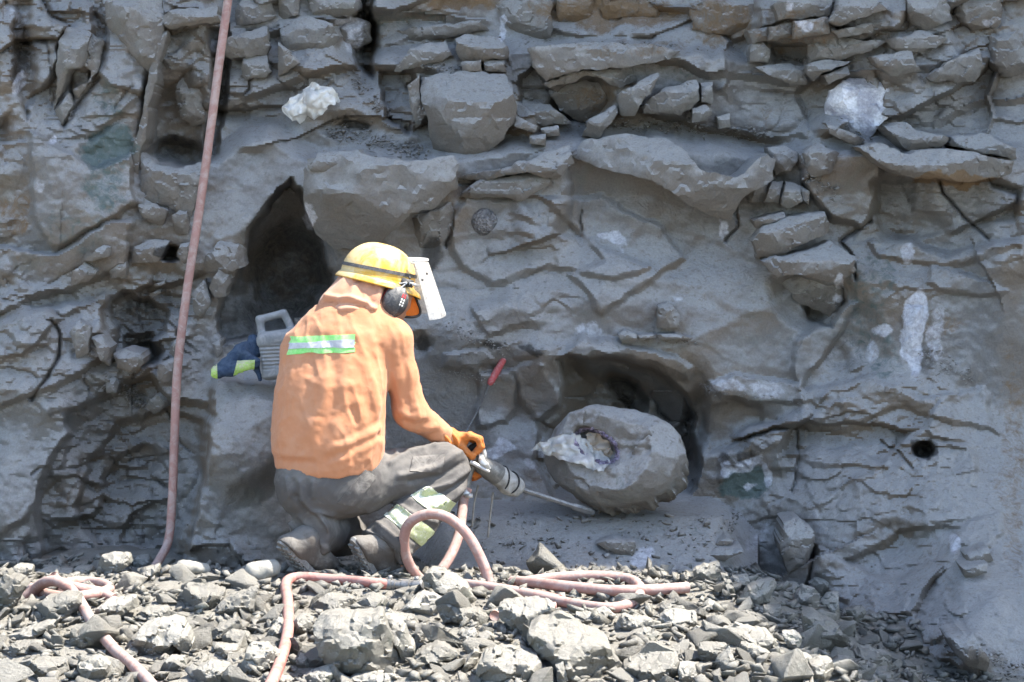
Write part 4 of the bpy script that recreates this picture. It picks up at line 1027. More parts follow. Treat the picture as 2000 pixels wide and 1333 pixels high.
# ------------------------------------------------------------------ rubble: big rocks one by one
# (outline, label or None). Rocks with a label are things of their own, the rest are stones of the heap
BIG = [
    ([(610,1224),(625,1200),(715,1206),(747,1199),(765,1240),(785,1305),(768,1325),(684,1315),(645,1308),(621,1280),(614,1245)], 'large pale pitted boulder beside the upright leg of the bent hose', .35),
    ([(748,1200),(765,1194),(810,1266),(806,1281),(786,1304),(767,1240)], 'pale upright slab leaning on the large pitted boulder, crossed by a shadow', .3),
    ([(824,1130),(841,1114),(866,1119),(915,1150),(944,1182),(940,1192),(908,1183),(859,1158),(828,1147)], 'long dark wedge slab lying across the hose inside its loop', .35),
    ([(852,1186),(880,1179),(932,1196),(954,1206),(950,1224),(929,1229),(901,1217),(866,1217)], 'flat grey block just below the long wedge slab', .35),
    ([(971,1192),(985,1175),(1013,1170),(1055,1170),(1084,1189),(1051,1207),(1034,1238),(1020,1246),(995,1231),(978,1210)], 'pale cracked rock right where the hose loop comes down', .4),
    ([(1030,1248),(1051,1217),(1086,1199),(1118,1210),(1146,1241),(1195,1269),(1224,1315),(1228,1345),(1118,1345),(1104,1322),(1055,1280)], 'largest rough grey boulder at the bottom of the heap', .45),
    ([(799,1301),(810,1280),(855,1255),(898,1280),(845,1297),(803,1308)], 'green-grey roof-shaped slab between two pale boulders', .35),
    ([(936,1297),(950,1276),(985,1265),(1041,1276),(1070,1315),(1058,1345),(922,1345)], 'bluish grey rock at the bottom edge beside the largest boulder', .45),
    ([(873,1315),(901,1311),(925,1272),(937,1276),(929,1297),(908,1316)], None, .3),
    ([(785,1192),(824,1157),(873,1171),(852,1196),(834,1214),(796,1203)], 'dark smooth slab shaded under the wedge slab', .3),
    ([(757,1210),(761,1196),(810,1206),(818,1217),(785,1235)], None, .4), ([(810,1224),(831,1213),(835,1238),(827,1263),(808,1255)], None, .3), ([(904,1238),(925,1227),(937,1245),(925,1270),(908,1259)], None, .35), ([(929,1245),(950,1233),(967,1245),(965,1262),(943,1270),(929,1262)], 'small rounded crusty stone among pale chips', .4),
    ([(1125,1196),(1146,1195),(1189,1217),(1149,1221),(1128,1213)], None, .5), ([(1160,1196),(1181,1189),(1206,1206),(1195,1214),(1174,1210)], None, .4), ([(1202,1224),(1216,1203),(1275,1213),(1280,1224),(1247,1235),(1205,1238)], None, .35),
    ([(1216,1304),(1268,1256),(1325,1272),(1325,1316),(1306,1345),(1218,1345)], 'smooth tan slab tilted to the sun at the bottom edge', .6),
    ([(1284,1212),(1308,1191),(1360,1196),(1365,1224),(1332,1233),(1288,1224)], None, .5), ([(1412,1228),(1436,1217),(1504,1244),(1546,1272),(1546,1281),(1504,1277),(1456,1256)], 'long pale slab at the edge of the sunlight', .55),
    ([(1446,1204),(1456,1195),(1496,1208),(1513,1224),(1504,1229),(1464,1216)], None, .5), ([(1364,1276),(1368,1260),(1392,1255),(1421,1260),(1416,1276),(1396,1297),(1366,1288)], None, .35), ([(1396,1304),(1424,1259),(1445,1308),(1424,1315)], None, .2),
    ([(1352,1240),(1360,1223),(1393,1244),(1388,1257),(1368,1256)], None, .3), ([(1324,1312),(1328,1295),(1357,1295),(1366,1345),(1326,1345)], None, .3), ([(1440,1280),(1448,1259),(1468,1260),(1505,1276),(1496,1289),(1472,1293)], None, .35), ([(1276,1192),(1320,1171),(1333,1180),(1296,1201)], None, .4), ([(1374,1184),(1388,1171),(1409,1188),(1396,1197)], None, .5),
    ([(1444,1176),(1472,1139),(1512,1131),(1517,1140),(1504,1177),(1480,1185),(1456,1189)], 'shaded flat grey rock at the right shoulder of the heap', .4), ([(1408,1120),(1420,1119),(1441,1168),(1436,1177),(1424,1160)], None, .2), ([(1432,1128),(1460,1123),(1469,1148),(1452,1161),(1440,1148)], None, .3), ([(1354,1116),(1376,1103),(1406,1099),(1409,1132),(1392,1145),(1356,1132)], 'blocky shaded rock just past the cut end of the hose', .35),
    ([(1512,1148),(1552,1139),(1565,1148),(1544,1161),(1516,1161)], None, .4), ([(1580,1140),(1600,1127),(1632,1119),(1645,1132),(1632,1149),(1600,1169),(1596,1152)], None, .4), ([(1552,1172),(1568,1143),(1597,1156),(1601,1192),(1584,1193)], None, .3), ([(1604,1176),(1620,1159),(1638,1155),(1641,1225),(1632,1226),(1620,1192)], None, .2), ([(1652,1192),(1684,1183),(1693,1196),(1672,1225),(1656,1216)], None, .35),
    ([(1568,1200),(1584,1191),(1640,1224),(1657,1256),(1624,1285),(1584,1269),(1572,1240)], 'large shaded rock with pale streaked side below the upright rock', .3), ([(1492,1184),(1524,1183),(1527,1200),(1512,1223),(1492,1208)], None, .3), ([(1664,1284),(1680,1271),(1736,1280),(1745,1304),(1720,1313),(1672,1300)], None, .4), ([(1576,1312),(1600,1283),(1624,1288),(1629,1316),(1609,1345),(1578,1345)], None, .35), ([(1632,1288),(1652,1283),(1677,1304),(1668,1317),(1640,1316)], None, .35), ([(1548,1280),(1568,1275),(1589,1288),(1580,1309),(1560,1304)], None, .35), ([(1528,1236),(1552,1231),(1565,1244),(1560,1277),(1544,1281)], None, .3),
    ([(343,1168),(367,1139),(413,1143),(438,1157),(435,1178),(406,1195),(371,1185),(345,1175)], 'pale flat-topped rock in the sun behind the left hose', .5), ([(409,1196),(441,1171),(472,1157),(505,1149),(497,1196),(483,1211),(451,1206)], 'dark pointed wedge rock beside the pale flat-topped one', .2), ([(255,1259),(276,1224),(336,1205),(354,1210),(361,1238),(375,1259),(367,1281),(336,1259),(297,1291),(266,1280)], 'pale knobbly rock right beside the diagonal hose', .4), ([(457,1325),(486,1261),(518,1260),(547,1276),(547,1297),(490,1323)], 'smooth split slab left of the upright leg of the hose', .3),
    ([(385,1245),(416,1231),(465,1211),(473,1224),(434,1246),(395,1256)], None, .35), ([(434,1245),(455,1230),(483,1241),(498,1259),(472,1267),(437,1255)], None, .4), ([(317,1301),(329,1284),(360,1284),(365,1301),(350,1312),(325,1312)], None, .4), ([(413,1280),(430,1261),(465,1261),(470,1280),(437,1290)], None, .4), ([(-4,1245),(35,1240),(101,1219),(116,1209),(106,1231),(45,1253),(-4,1260)], 'long thin slab with a bright upper edge at the left edge', .4),
    ([(-14,1119),(14,1114),(53,1147),(43,1154),(21,1190),(-14,1201)], 'angular dark block at the far left edge of the heap', .3), ([(-4,1276),(24,1259),(80,1254),(71,1276),(35,1281),(-4,1291)], None, .4), ([(136,1259),(140,1227),(175,1216),(197,1241),(186,1259),(147,1270)], None, .35), ([(266,1199),(290,1184),(325,1184),(337,1199),(301,1218),(273,1217)], None, .4), ([(577,1294),(584,1279),(606,1287),(606,1308),(581,1309)], None, .4), ([(591,1322),(644,1300),(659,1325),(652,1345),(593,1345)], None, .45), ([(518,1245),(548,1200),(556,1215),(553,1255),(526,1258)], None, .35),
    ([(189,1115),(199,1084),(224,1079),(252,1084),(256,1101),(238,1116),(210,1130)], 'shaded rounded rock at the foot of the wall left of the hanging hose', .45), ([(259,1105),(269,1086),(290,1083),(298,1101),(287,1109),(266,1113)], None, .4), ([(136,1119),(150,1107),(178,1107),(190,1126),(140,1134)], None, .5), ([(63,1122),(91,1111),(140,1114),(141,1129),(77,1130)], None, .5), ([(269,1129),(287,1112),(312,1100),(312,1129),(297,1137)], None, .3), ([(16,1118),(40,1100),(64,1106),(62,1128),(30,1132)], None, .4),
    ([(60,1190),(90,1165),(150,1160),(165,1185),(120,1215),(70,1222)], None, .35), ([(180,1200),(215,1170),(262,1165),(270,1185),(230,1205),(190,1215)], None, .4), ([(28,1300),(80,1288),(130,1290),(140,1315),(90,1330),(30,1328)], None, .4), ([(150,1300),(190,1282),(215,1300),(205,1330),(160,1335)], None, .35), ([(560,1225),(590,1200),(612,1210),(606,1240),(575,1250)], None, .4), ([(690,1180),(730,1160),(760,1175),(745,1195),(700,1198)], None, .45), ([(1085,1300),(1100,1290),(1110,1330),(1090,1340)], None, .3), ([(1230,1240),(1260,1228),(1290,1238),(1275,1256),(1240,1258)], None, .4), ([(600,1185),(640,1160),(690,1170),(685,1195),(630,1200)], None, .45), ([(375,1310),(410,1290),(450,1300),(455,1345),(380,1345)], None, .4), ([(660,1330),(720,1318),(790,1325),(800,1345),(660,1345)], None, .4), ([(500,1345),(505,1328),(530,1318),(560,1325),(580,1345)], None, .4),
]
for i, (poly, label, top) in enumerate(BIG):
    pu = np.array([p[0] for p in poly], float); pv = np.array([p[1] for p in poly], float)
    yb = ground_y(pu[pv > pv.max() - 8].mean(), min(pv.max() - 3, 1338))
    yb = min(yb, float(face_y(np.array([pu.mean()]), np.array([min(pv.max(), 1340)]))[0]) - 0.05)
    size = math.sqrt((pu.max() - pu.min()) * (pv.max() - pv.min())) / 500
    par = None if label else ground
    o = stone('rock' if label else 'stone', poly, yb + 0.15 * size, max(0.07, 0.8 * size), 300 + i, M['rubble'], par, st=False, top=top, under=0.08, lean=0.75, rough=0.9, side=0.22, relief_amp=2.2)
    if label: tag(o, label, 'rock', 'large rocks of the rubble heap')

# two pale rounded core stones at the foot of the wall
def core(px, py, qx, qy, r0, r1, y, label, seed):
    a, b = P(px, py, y), P(qx, qy, y + 0.05)
    t = np.linspace(0, 1, 24); path = a + (b - a) * t[:, None]
    rr = (r0 + (r1 - r0) * t) * np.sqrt(np.clip(1 - (2 * np.abs(t - 0.5)) ** 5, 0.02, 1))
    V, F = tube(path, rr, 28)
    ax_ = nrm(b - a); rv = V - a - ((V - a) @ ax_)[:, None] * ax_
    V = V + rv * (0.55 * fbm3(V * 12 + seed, 4, seed, 0.6))[:, None] + 0.006 * fbm3(V * 50, 2, seed)[:, None] * ax_
    o = make('rock', V - a, F, M['core']); o.location = a
    tag(o, label, 'rock', 'pale core stones at the wall foot')
core(344, 1108, 412, 1112, 0.036, 0.022, ground_y(360, 1128) + 0.02, 'pale rounded core stone tapering to the right by the wall foot', 3)
core(478, 1124, 548, 1104, 0.040, 0.032, ground_y(500, 1140) + 0.02, 'pale rounded core stone touching the shaded boot', 9)

# ------------------------------------------------------------------ middling stones: a dozen shapes, copied and turned
def hull_stone(seed, npt=13, fl=(1, 0.75, 0.5), fine=True):
    rng = np.random.RandomState(seed)
    bm = bmesh.new()
    for _ in range(npt):
        d = nrm(rng.randn(3)); d = np.sign(d) * np.abs(d) ** 0.6; d /= np.abs(d).max() ** 0.5
        bm.verts.new(d * np.array(fl) * rng.uniform(0.75, 1.0) * 0.5)
    bmesh.ops.convex_hull(bm, input=bm.verts)
    bmesh.ops.delete(bm, geom=[v for v in bm.verts if not v.link_faces], context='VERTS')
    if fine:
        bmesh.ops.dissolve_limit(bm, angle_limit=R(14), verts=bm.verts, edges=bm.edges)
        bmesh.ops.bevel(bm, geom=list(bm.edges), offset=0.018, segments=1, affect='EDGES', clamp_overlap=True)
        bmesh.ops.triangulate(bm, faces=bm.faces)
        bmesh.ops.subdivide_edges(bm, edges=[e for e in bm.edges if e.calc_length() > 0.14], cuts=2, use_grid_fill=True)
        bmesh.ops.triangulate(bm, faces=bm.faces)
        co = np.array([v.co for v in bm.verts])
        n = fbm3(co * 5 + seed, 3, seed % 50)
        for v, k in zip(bm.verts, n): v.co += v.normal * float(k) * 0.045
    bmesh.ops.recalc_face_normals(bm, faces=bm.faces)
    return bm
PROTO = []
for s in range(14):
    rng = np.random.RandomState(900 + s)
    bm = hull_stone(40 + s, 12 + s % 4, (1, rng.uniform(0.5, 0.85), rng.uniform(0.22, 0.55)))
    me = bpy.data.meshes.new('stone'); bm.to_mesh(me); bm.free()
    me.polygons.foreach_set('use_smooth', np.ones(len(me.polygons), bool)); me.set_sharp_from_angle(angle=R(30))
    me.materials.append(M['rubble']); PROTO.append(me)
rng = np.random.RandomState(77)
n_mid = 0; tries = 0; placed = []
while n_mid < 240 and tries < 9000:
    tries += 1
    px = rng.uniform(-60, 1720); py = rng.uniform(1112, 1350)
    if n_mid >= 205: px = rng.uniform(1410, 1780); py = rng.uniform(1125, 1345)
    if px > 1380 and py < 1130 + (px - 1380) * 0.35: continue
    if 640 < px < 800 and py < 1150: continue
    if min(float(seg_dist(np.array(px), np.array(py), ln)) for ln in HOSE_LINES) < 16 + tries % 7: continue
    r = rng.choice([16, 22, 30, 40, 54], p=[.20, .27, .25, .17, .11])
    if n_mid >= 205: r = rng.choice([20, 26, 34])
    if any((px - a) ** 2 + ((py - b) * 1.6) ** 2 < (0.52 * (r + c)) ** 2 for a, b, c in placed): continue
    placed.append((px, py, r))
    y = min(ground_y(px, py), float(face_y(np.array([px]), np.array([min(py, 1340.)]))[0]) - 0.03); p = P(px, py, y)
    o = bpy.data.objects.new('stone', PROTO[rng.randint(14)]); link(o, ground)
    s = r * 2.1 / 500
    o.location = (p[0], p[1], p[2] + s * 0.10)
    o.scale = (s * rng.uniform(.9, 1.15), s * rng.uniform(.85, 1.1), s * rng.uniform(.85, 1.25))
    o.rotation_euler = (rng.normal(.18, .45), rng.normal(0, .4), rng.uniform(0, 6.28))
    n_mid += 1

# ------------------------------------------------------------------ chips and grit, far too many to count
LOW = []
for s in range(10):
    rng2 = np.random.RandomState(1500 + s)
    bm = hull_stone(1200 + s, 8, (1, rng2.uniform(0.5, 0.9), rng2.uniform(0.2, 0.5)), fine=False)
    bmesh.ops.triangulate(bm, faces=bm.faces)
    bm.verts.index_update()
    LOW.append((np.array([v.co for v in bm.verts]), np.array([[v.index for v in f.verts] for f in bm.faces])))
    bm.free()
def chips(name, pos, size, seed, mat, label, cat=None, parent=None, kind='stuff', flat=0.45):
    rng = np.random.RandomState(seed)
    V = []; F = []; n = 0
    for p, s in zip(pos, size):
        v, f = LOW[rng.randint(len(LOW))]
        a = rng.uniform(0, 6.28); bx, by = rng.normal(0, flat), rng.normal(0, flat)
        ca, sa = math.cos(a), math.sin(a)
        Rz = np.array([[ca, -sa, 0], [sa, ca, 0], [0, 0, 1]])
        Rx = np.array([[1, 0, 0], [0, math.cos(bx), -math.sin(bx)], [0, math.sin(bx), math.cos(bx)]])
        Ry = np.array([[math.cos(by), 0, math.sin(by)], [0, 1, 0], [-math.sin(by), 0, math.cos(by)]])
        V.append(v @ (Ry @ Rx @ Rz).T * s + p); F.append(f + n); n += len(v)
    o = make(name, np.concatenate(V), np.concatenate(F), mat, parent, smooth=False)
    tag(o, label, cat, kind=kind)
    return o
rng = np.random.RandomState(5)
pos = []; siz = []
for _ in range(10000):
    x = rng.uniform(-2.4, 1.9); y = rng.uniform(-2.0, 0.75)
    s = rng.choice([0.012, 0.022, 0.040, 0.068], p=[.28, .30, .25, .17]) * rng.uniform(.8, 1.25)
    pos.append((x, y, float(zg(x, y)) + s * 0.2)); siz.append(s)
chips('rock_chips', np.array(pos), siz, 6, M['rubble'], 'small broken rock chips and grit filling the heap between the rocks')
# chips lying on the ledges of the face and on the ramp under the geode
pos = []; siz = []
LEDGES = [((640, 255), (830, 300), 18, 210, .02), ((1130, 238), (1500, 262), 12, 190, .02), ((830, 130), (990, 138), 10, 70, .018), ((900, 75), (1450, 96), 8, 60, .016), ((330, 25), (430, 40), 10, 50, .016), ((205, 740), (280, 790), 18, 110, .02), ((1480, 108), (1600, 122), 6, 30, .015), ((880, 640), (1000, 690), 16, 110, .011), ((860, 725), (960, 745), 12, 70, .010), ((1570, 330), (1640, 400), 25, 60, .018), ((1290, 660), (1360, 670), 6, 30, .012), ((1640, 230), (1700, 275), 8, 20, .014), ((1380, 760), (1570, 790), 12, 40, .012), ((690, 150), (760, 240), 22, 70, .018), ((1800, 690), (1900, 740), 22, 60, .014), ((1440, 1000), (1400, 1090), 14, 60, .016), ((1840, 1250), (2000, 1320), 30, 120, .016)]
for (a, b, w, n, s0) in LEDGES:
    for _ in range(n):
        t = rng.rand(); u = a[0] + (b[0] - a[0]) * t + rng.normal(0, 6); v = a[1] + (b[1] - a[1]) * t + rng.normal(0, w * 0.5)
        s = s0 * rng.uniform(.5, 1.6)
        pos.append(P(u, v, float(face_y(np.array([u]), np.array([v]))[0]) - 0.02 - s * 0.2)); siz.append(s)
for _ in range(260):
    u = rng.uniform(880, 1420); v = rng.uniform(1000, 1110)
    s = rng.choice([.010, .016, .026, .045], p=[.25, .35, .26, .14])
    pos.append(P(u, v, float(face_y(np.array([u]), np.array([v]))[0])) + np.array([0, 0, s * 0.12])); siz.append(s)
chips('ledge_debris', np.array(pos), siz, 8, M['block'], 'loose chips and flakes lying on the ledges and the ramp', parent=rock_face, flat=0.6)
# ------------------------------------------------------------------ the geode being freed
gc = P(1203, 897, 0.70)
geode = empty('geode_boulder', P(1215, 1000, 0.66))
tag(geode, 'big round geode boulder with fluted sides, half dug out of the wall', 'boulder')
GA = nrm([0.36, 0.78, -0.50])                 # axis: from the broken front face back into the rock
GU = nrm(np.array([0.10, 0.10, 1]) - GA * np.dot([0.10, 0.10, 1], GA)); GR = np.cross(GA, GU)
f = Field(gc - 0.42, gc + 0.46, 0.007)
q = f.pts() - gc
ta = q @ GA; tu = q @ GU; tr = q @ GR
ang = np.arctan2(tu, tr)
flute = (0.022 * np.maximum(0, noise2(ang * 5.5, ta * 1.5, 3)) + 0.012 * np.abs(noise2(ang * 15, ta * 2.5, 4)) + 0.004 * noise2(ang * 40, ta * 5, 5)) * sstep(-0.03, 0.05, ta)
rad = np.sqrt((tr / 0.332) ** 2 + (tu / 0.222) ** 2 + ((ta - 0.02) / 0.27) ** 2)
d = (rad - 1) * 0.22 + flute
d = d + 0.022 * fbm3(q * 5, 4, 11) + 0.006 * fbm3(q * 26, 2, 12)
face = -(ta + 0.105 + 0.28 * tu * (tu > 0.02) + 0.035 * fbm3(q * 6, 5, 13, 0.55) + 0.006 * fbm3(q * 34, 2, 14) + 0.012 * np.abs(noise3(q * 14, 15)) + 0.022 * (noise3(q * 4.2 + 3, 16) > 0.1) + 0.10 * np.maximum(0, np.abs(tr + 0.02) - 0.13)) 
face2 = -(ta + 0.085 - 0.45 * (tu + 0.06))
f.d = np.maximum(d, face)
_gr = np.random.RandomState(21)
for _k in range(8):           # chips struck off round the rim
    _a = _k / 8 * 2 * math.pi + _gr.uniform(-.25, .25); _rd = GR * math.cos(_a) * 0.290 + GU * math.sin(_a) * 0.222
    f.d = np.maximum(f.d, f.half(gc + _rd * _gr.uniform(.80, 1.0) - GA * _gr.uniform(.07, .115), nrm(nrm(_rd) * _gr.uniform(.45, .95) - GA * _gr.uniform(.5, .8))) + 0.012 * fbm3(q * 12 + _k, 2, 19))
hole_c = gc - 0.11 * GA + 0.02 * GU
hc = P(1165, 872, 0.60)
ra = np.array([0.80, 0.25, -0.52]); ra = nrm(ra); rb = nrm(np.cross(ra, [0, 1, 0])); rc_ = np.cross(ra, rb)
hole = f.ell(hc, (0.105, 0.060, 0.16), (ra, rb, rc_)) + 0.006 * fbm3(q * 30, 2, 17)
f.cut(hole, 0.01)
V, F = f.mesh()
gm = make('shell', V, F, M['geode'], geode, sharp=36)
gu_, gv_ = proj(V); st = np.zeros((len(V), 4)); st[:, 0] = 0.55 * np.exp(-((gu_ - 1165) / 10) ** 2 - ((gv_ - 812) / 8) ** 2); st[:, 2] = 0.5 * np.exp(-(((gu_ - 1215) / 34) ** 2 + ((gv_ - 945) / 22) ** 2) ** 2); st[:, 3] = 0.5 * np.exp(-((gu_ - 1150) / 50) ** 2 - ((gv_ - 990) / 20) ** 2)
qv = V - gc; st[:, 3] = np.maximum(st[:, 3], 0.32 * sstep(-0.05, 0.02, qv @ GA) * sstep(0.35, -0.1, vnormals(V, F)[:, 2]))
add_stain_shade(gm, st)
bvh_geode = BVHTree.FromPolygons([tuple(v) for v in V], [tuple(int(i) for i in q_) for q_ in F])
# crystal crust: a lumpy lip round the mouth and a dark lining inside it
crust = []
rng = np.random.RandomState(12)
for k_ in range(260):
    a = rng.uniform(0, 2 * math.pi); e = rng.uniform(0.93, 1.07)
    p = hc + ra * 0.105 * math.cos(a) * e + rb * 0.060 * math.sin(a) * e
    px, py = proj(p)
    hit = bvh_geode.ray_cast(Vector(CAM), Vector(nrm(P(px, py, 0.5) - CAM)))
    if hit[0] is None: continue
    c = np.array(hit[0]); s = rng.uniform(0.005, 0.011)
    v = np.array([[1, 0, 0], [-1, 0, 0], [0, 1, 0], [0, -1, 0], [0, 0, 1.5], [0, 0, -1]]) @ np.linalg.qr(rng.randn(3, 3))[0] * s + c
    crust.append((v, [(0, 2, 4), (2, 1, 4), (1, 3, 4), (3, 0, 4), (2, 0, 5), (1, 2, 5), (3, 1, 5), (0, 3, 5)]))
V, F = join(crust)
tag(make('crystal_crust', V, F, M['amethyst'], geode, smooth=False), 'purple amethyst crust round the opening', kind='stuff')
def cloth_sheet(name, outline_rows, yfun, mat, parent, n=(26, 60), wr=0.012, seed=0, thick=0.004, loc=None, taper=0.3):
    """a crumpled sheet: rows of picture points, draped at the given distance"""
    rows = [spline([(a, b, 0) for a, b in r], 10)[:, :2] for r in outline_rows]
    m = 40
    rs = []
    for r in rows:
        t = np.linspace(0, len(r) - 1, m); i = np.clip(t.astype(int), 0, len(r) - 2); w = (t - i)[:, None]
        rs.append(r[i] * (1 - w) + r[i + 1] * w)
    rs = np.array(rs)
    k_ = len(rs); fine = []
    for j in range(m):
        fine.append(spline(np.concatenate([rs[:, j], np.zeros((k_, 1))], 1), 9)[:, :2])
    G = np.array(fine).transpose(1, 0, 2)
    U_, V_ = G[..., 0], G[..., 1]
    Yc = yfun(U_, V_)
    X = U_ / 500; Z = V_ / 500
    a = noise2(X * 6 + seed, Z * 6, seed)
    Yc = Yc - wr * (np.abs(fbm2(X * 17 + Z * 6 + a + seed, Z * 13 - X * 5, 3, seed)) * 2.0 - 0.5) - wr * 0.6 * np.abs(noise2(X * 40 - Z * 20, Z * 36 + X * 9, seed + 3))
    Yc = Yc - wr * 0.9 * (1 - np.abs(noise2(X * 9 + Z * 16 + seed, (Z - X) * 3.0, seed + 7))) ** 4 - wr * 0.7 * (1 - np.abs(noise2(X * 21 - Z * 9, (Z + X) * 7 + seed, seed + 9))) ** 4
    U_ = U_ + 5 * noise2(X * 30, Z * 30, seed + 11) + 2.5 * noise2(X * 90, Z * 90, seed + 12); V_ = V_ + 5 * noise2(X * 30 + 4, Z * 30, seed + 13) + 2.5 * noise2(X * 90, Z * 90 + 5, seed + 14)
    pts = PV(U_, V_, Yc)
    back = pts + np.array([0, thick, 0])
    r_, c_ = U_.shape; ii = np.arange(r_ * c_).reshape(r_, c_)
    f1 = np.stack([ii[:-1, :-1], ii[1:, :-1], ii[1:, 1:], ii[:-1, 1:]], -1).reshape(-1, 4)
    f2 = f1[:, ::-1] + r_ * c_
    edge = np.concatenate([ii[0, :], ii[1:, -1], ii[-1, -2::-1], ii[-2:0:-1, 0]])
    e2 = np.roll(edge, -1)
    f3 = np.stack([e2, edge, edge + r_ * c_, e2 + r_ * c_], -1)
    V = np.concatenate([pts.reshape(-1, 3), back.reshape(-1, 3)]); F = np.concatenate([f1, f2, f3])
    if loc is not None:
        o = make(name, V - loc, F, mat, None); o.location = loc
    else:
        o = make(name, V, F, mat, parent)
    return o
def ray_y(bvh, u, v, default):
    out = np.full(u.shape, float(default))
    for i in np.ndindex(u.shape):
        h = bvh.ray_cast(Vector(CAM), Vector(nrm(P(u[i], v[i], 0.5) - CAM)))
        if h[0] is not None: out[i] = h[0][1]
    return out
sack = empty('woven_sack', P(1120, 890, 0.5))
tag(sack, 'dirty white woven sack stuffed into the geode opening and hanging out', 'sack')
gy_front = ray_y(bvh_geode, np.array([[1070., 1120, 1180]]), np.array([[900., 880, 870]]), 0.5)
yb_ = float(np.nanmin(gy_front))
cloth_sheet('hanging_flap', [[(1042, 873), (1066, 862), (1110, 850), (1140, 858), (1172, 876)], [(1040, 880), (1070, 878), (1112, 872), (1150, 885), (1190, 898)], [(1050, 884), (1080, 890), (1120, 900), (1150, 912), (1176, 922)], [(1062, 880), (1092, 886), (1125, 898), (1148, 915), (1165, 920)]],
            lambda u, v: np.minimum(ray_y(bvh_geode, u, v, yb_ + 0.02) - 0.012, yb_ + 0.05 + 0.10 * sstep(1150, 1200, u)) , M['sack'], sack, wr=0.03, seed=2)
cloth_sheet('inner_bundle', [[(1150, 846), (1172, 850), (1192, 870), (1204, 892)], [(1148, 862), (1168, 866), (1188, 884), (1200, 902)], [(1146, 874), (1164, 880), (1182, 894), (1192, 908)]],
            lambda u, v: np.full(u.shape, yb_ + 0.085) - 0.04 * np.exp(-((u - 1175) / 22) ** 2 - ((v - 878) / 18) ** 2), M['sack_inner'], sack, wr=0.022, seed=6)

# ------------------------------------------------------------------ crumpled plastic bag up on the ledge
ub = [(556, 205), (605, 175), (655, 182)]
by_ = float(face_y(np.array([605.]), np.array([205.]))[0])
bagbump = lambda u, v: by_ - 0.045 - 0.05 * np.exp(-((u - 580) / 26) ** 2 - ((v - 208) / 26) ** 2) - 0.06 * np.exp(-((u - 630) / 30) ** 2 - ((v - 190) / 22) ** 2) + 0.03 * np.exp(-((u - 602) / 9) ** 2) + 0.05 * sstep(215, 250, v)
o = cloth_sheet('plastic_bag', [[(560, 196), (585, 178), (612, 160), (645, 170), (662, 186)], [(550, 208), (580, 200), (608, 182), (640, 184), (664, 196)], [(556, 222), (582, 222), (605, 212), (630, 208), (652, 204)], [(570, 236), (588, 244), (602, 252), (614, 236), (634, 218)]], bagbump, M['bag'], None, wr=0.03, seed=4, loc=P(605, 250, by_))
tag(o, 'crumpled white plastic bag lying on the ledge above the cave', 'plastic bag')

# ------------------------------------------------------------------ hoses
def hose(name, pts, label, r=0.0195, mat=None, n=14, open_end=True, cat='hose'):
    pts = [P(*p) for p in pts]
    path = spline(pts, n)
    V, F = tube(path, r, 16, open_end)
    loc = path.mean(0)
    o = make(name, V - loc, F, mat or M['hose'], None, sharp=50); o.location = loc
    tag(o, label, cat, 'compressed air hoses'); return o
fy = lambda u, v: float(np.min(face_y(np.array([u - 12., u, u + 12]), np.array([float(v)] * 3))))
wy = min(fy(430, 100), fy(400, 330), fy(370, 550), fy(350, 700), fy(430, 92) - 0.05)
hose('air_hose', [(452, -60, 1.02), (444, 10, 0.98), (430, 110, 0.93), (409, 270, 0.86), (388, 420, 0.80), (365, 570, 0.75), (347, 720, 0.70), (341, 850, 0.66), (337, 960, 0.62), (330, 1050, 0.57), (312, 1092, 0.50), (292, 1122, 0.42)], 'long pinkish hose hanging down the rock face to the rubble', r=0.0185)
gyl = ground_y(150, 1190)
hose('air_hose', [GP(52, 1166), (72, 1148, ground_y(72, 1172)), (95, 1136, ground_y(95, 1176)), (122, 1140, ground_y(122, 1182)), (150, 1166, ground_y(150, 1192)), GP(185, 1222, -.06), GP(225, 1270, -.06), GP(262, 1302, -.06), GP(305, 1348, -.06)], 'dusty pink hose running diagonally over the rubble in the lower left corner', r=0.0205)
cl = empty('coiled_hose', P(150, 1160, 0.25))
tag(cl, 'coil of dusty pink hose half buried behind the diagonal hose', 'hose', 'compressed air hoses')
def hose_part(name, pts, parent, r=0.0195, mat=None, open_end=True, n=14):
    path = spline([P(*p) for p in pts], n); V, F = tube(path, r, 16, open_end)
    return make(name, V, F, mat or M['hose'], parent, sharp=50)
hose_part('coil', [GP(30, 1132), GP(55, 1146), GP(90, 1160), GP(140, 1166), GP(195, 1158), GP(214, 1148), GP(190, 1138), GP(150, 1136), (122, 1142, ground_y(122, 1156)), (150, 1148, ground_y(150, 1164)), GP(190, 1156), GP(222, 1170)], cl)
hose_part('cut_end', [(104, 1124, ground_y(104, 1148)), (110, 1132, ground_y(110, 1150)), GP(120, 1148), GP(132, 1160)], cl, r=0.0185)
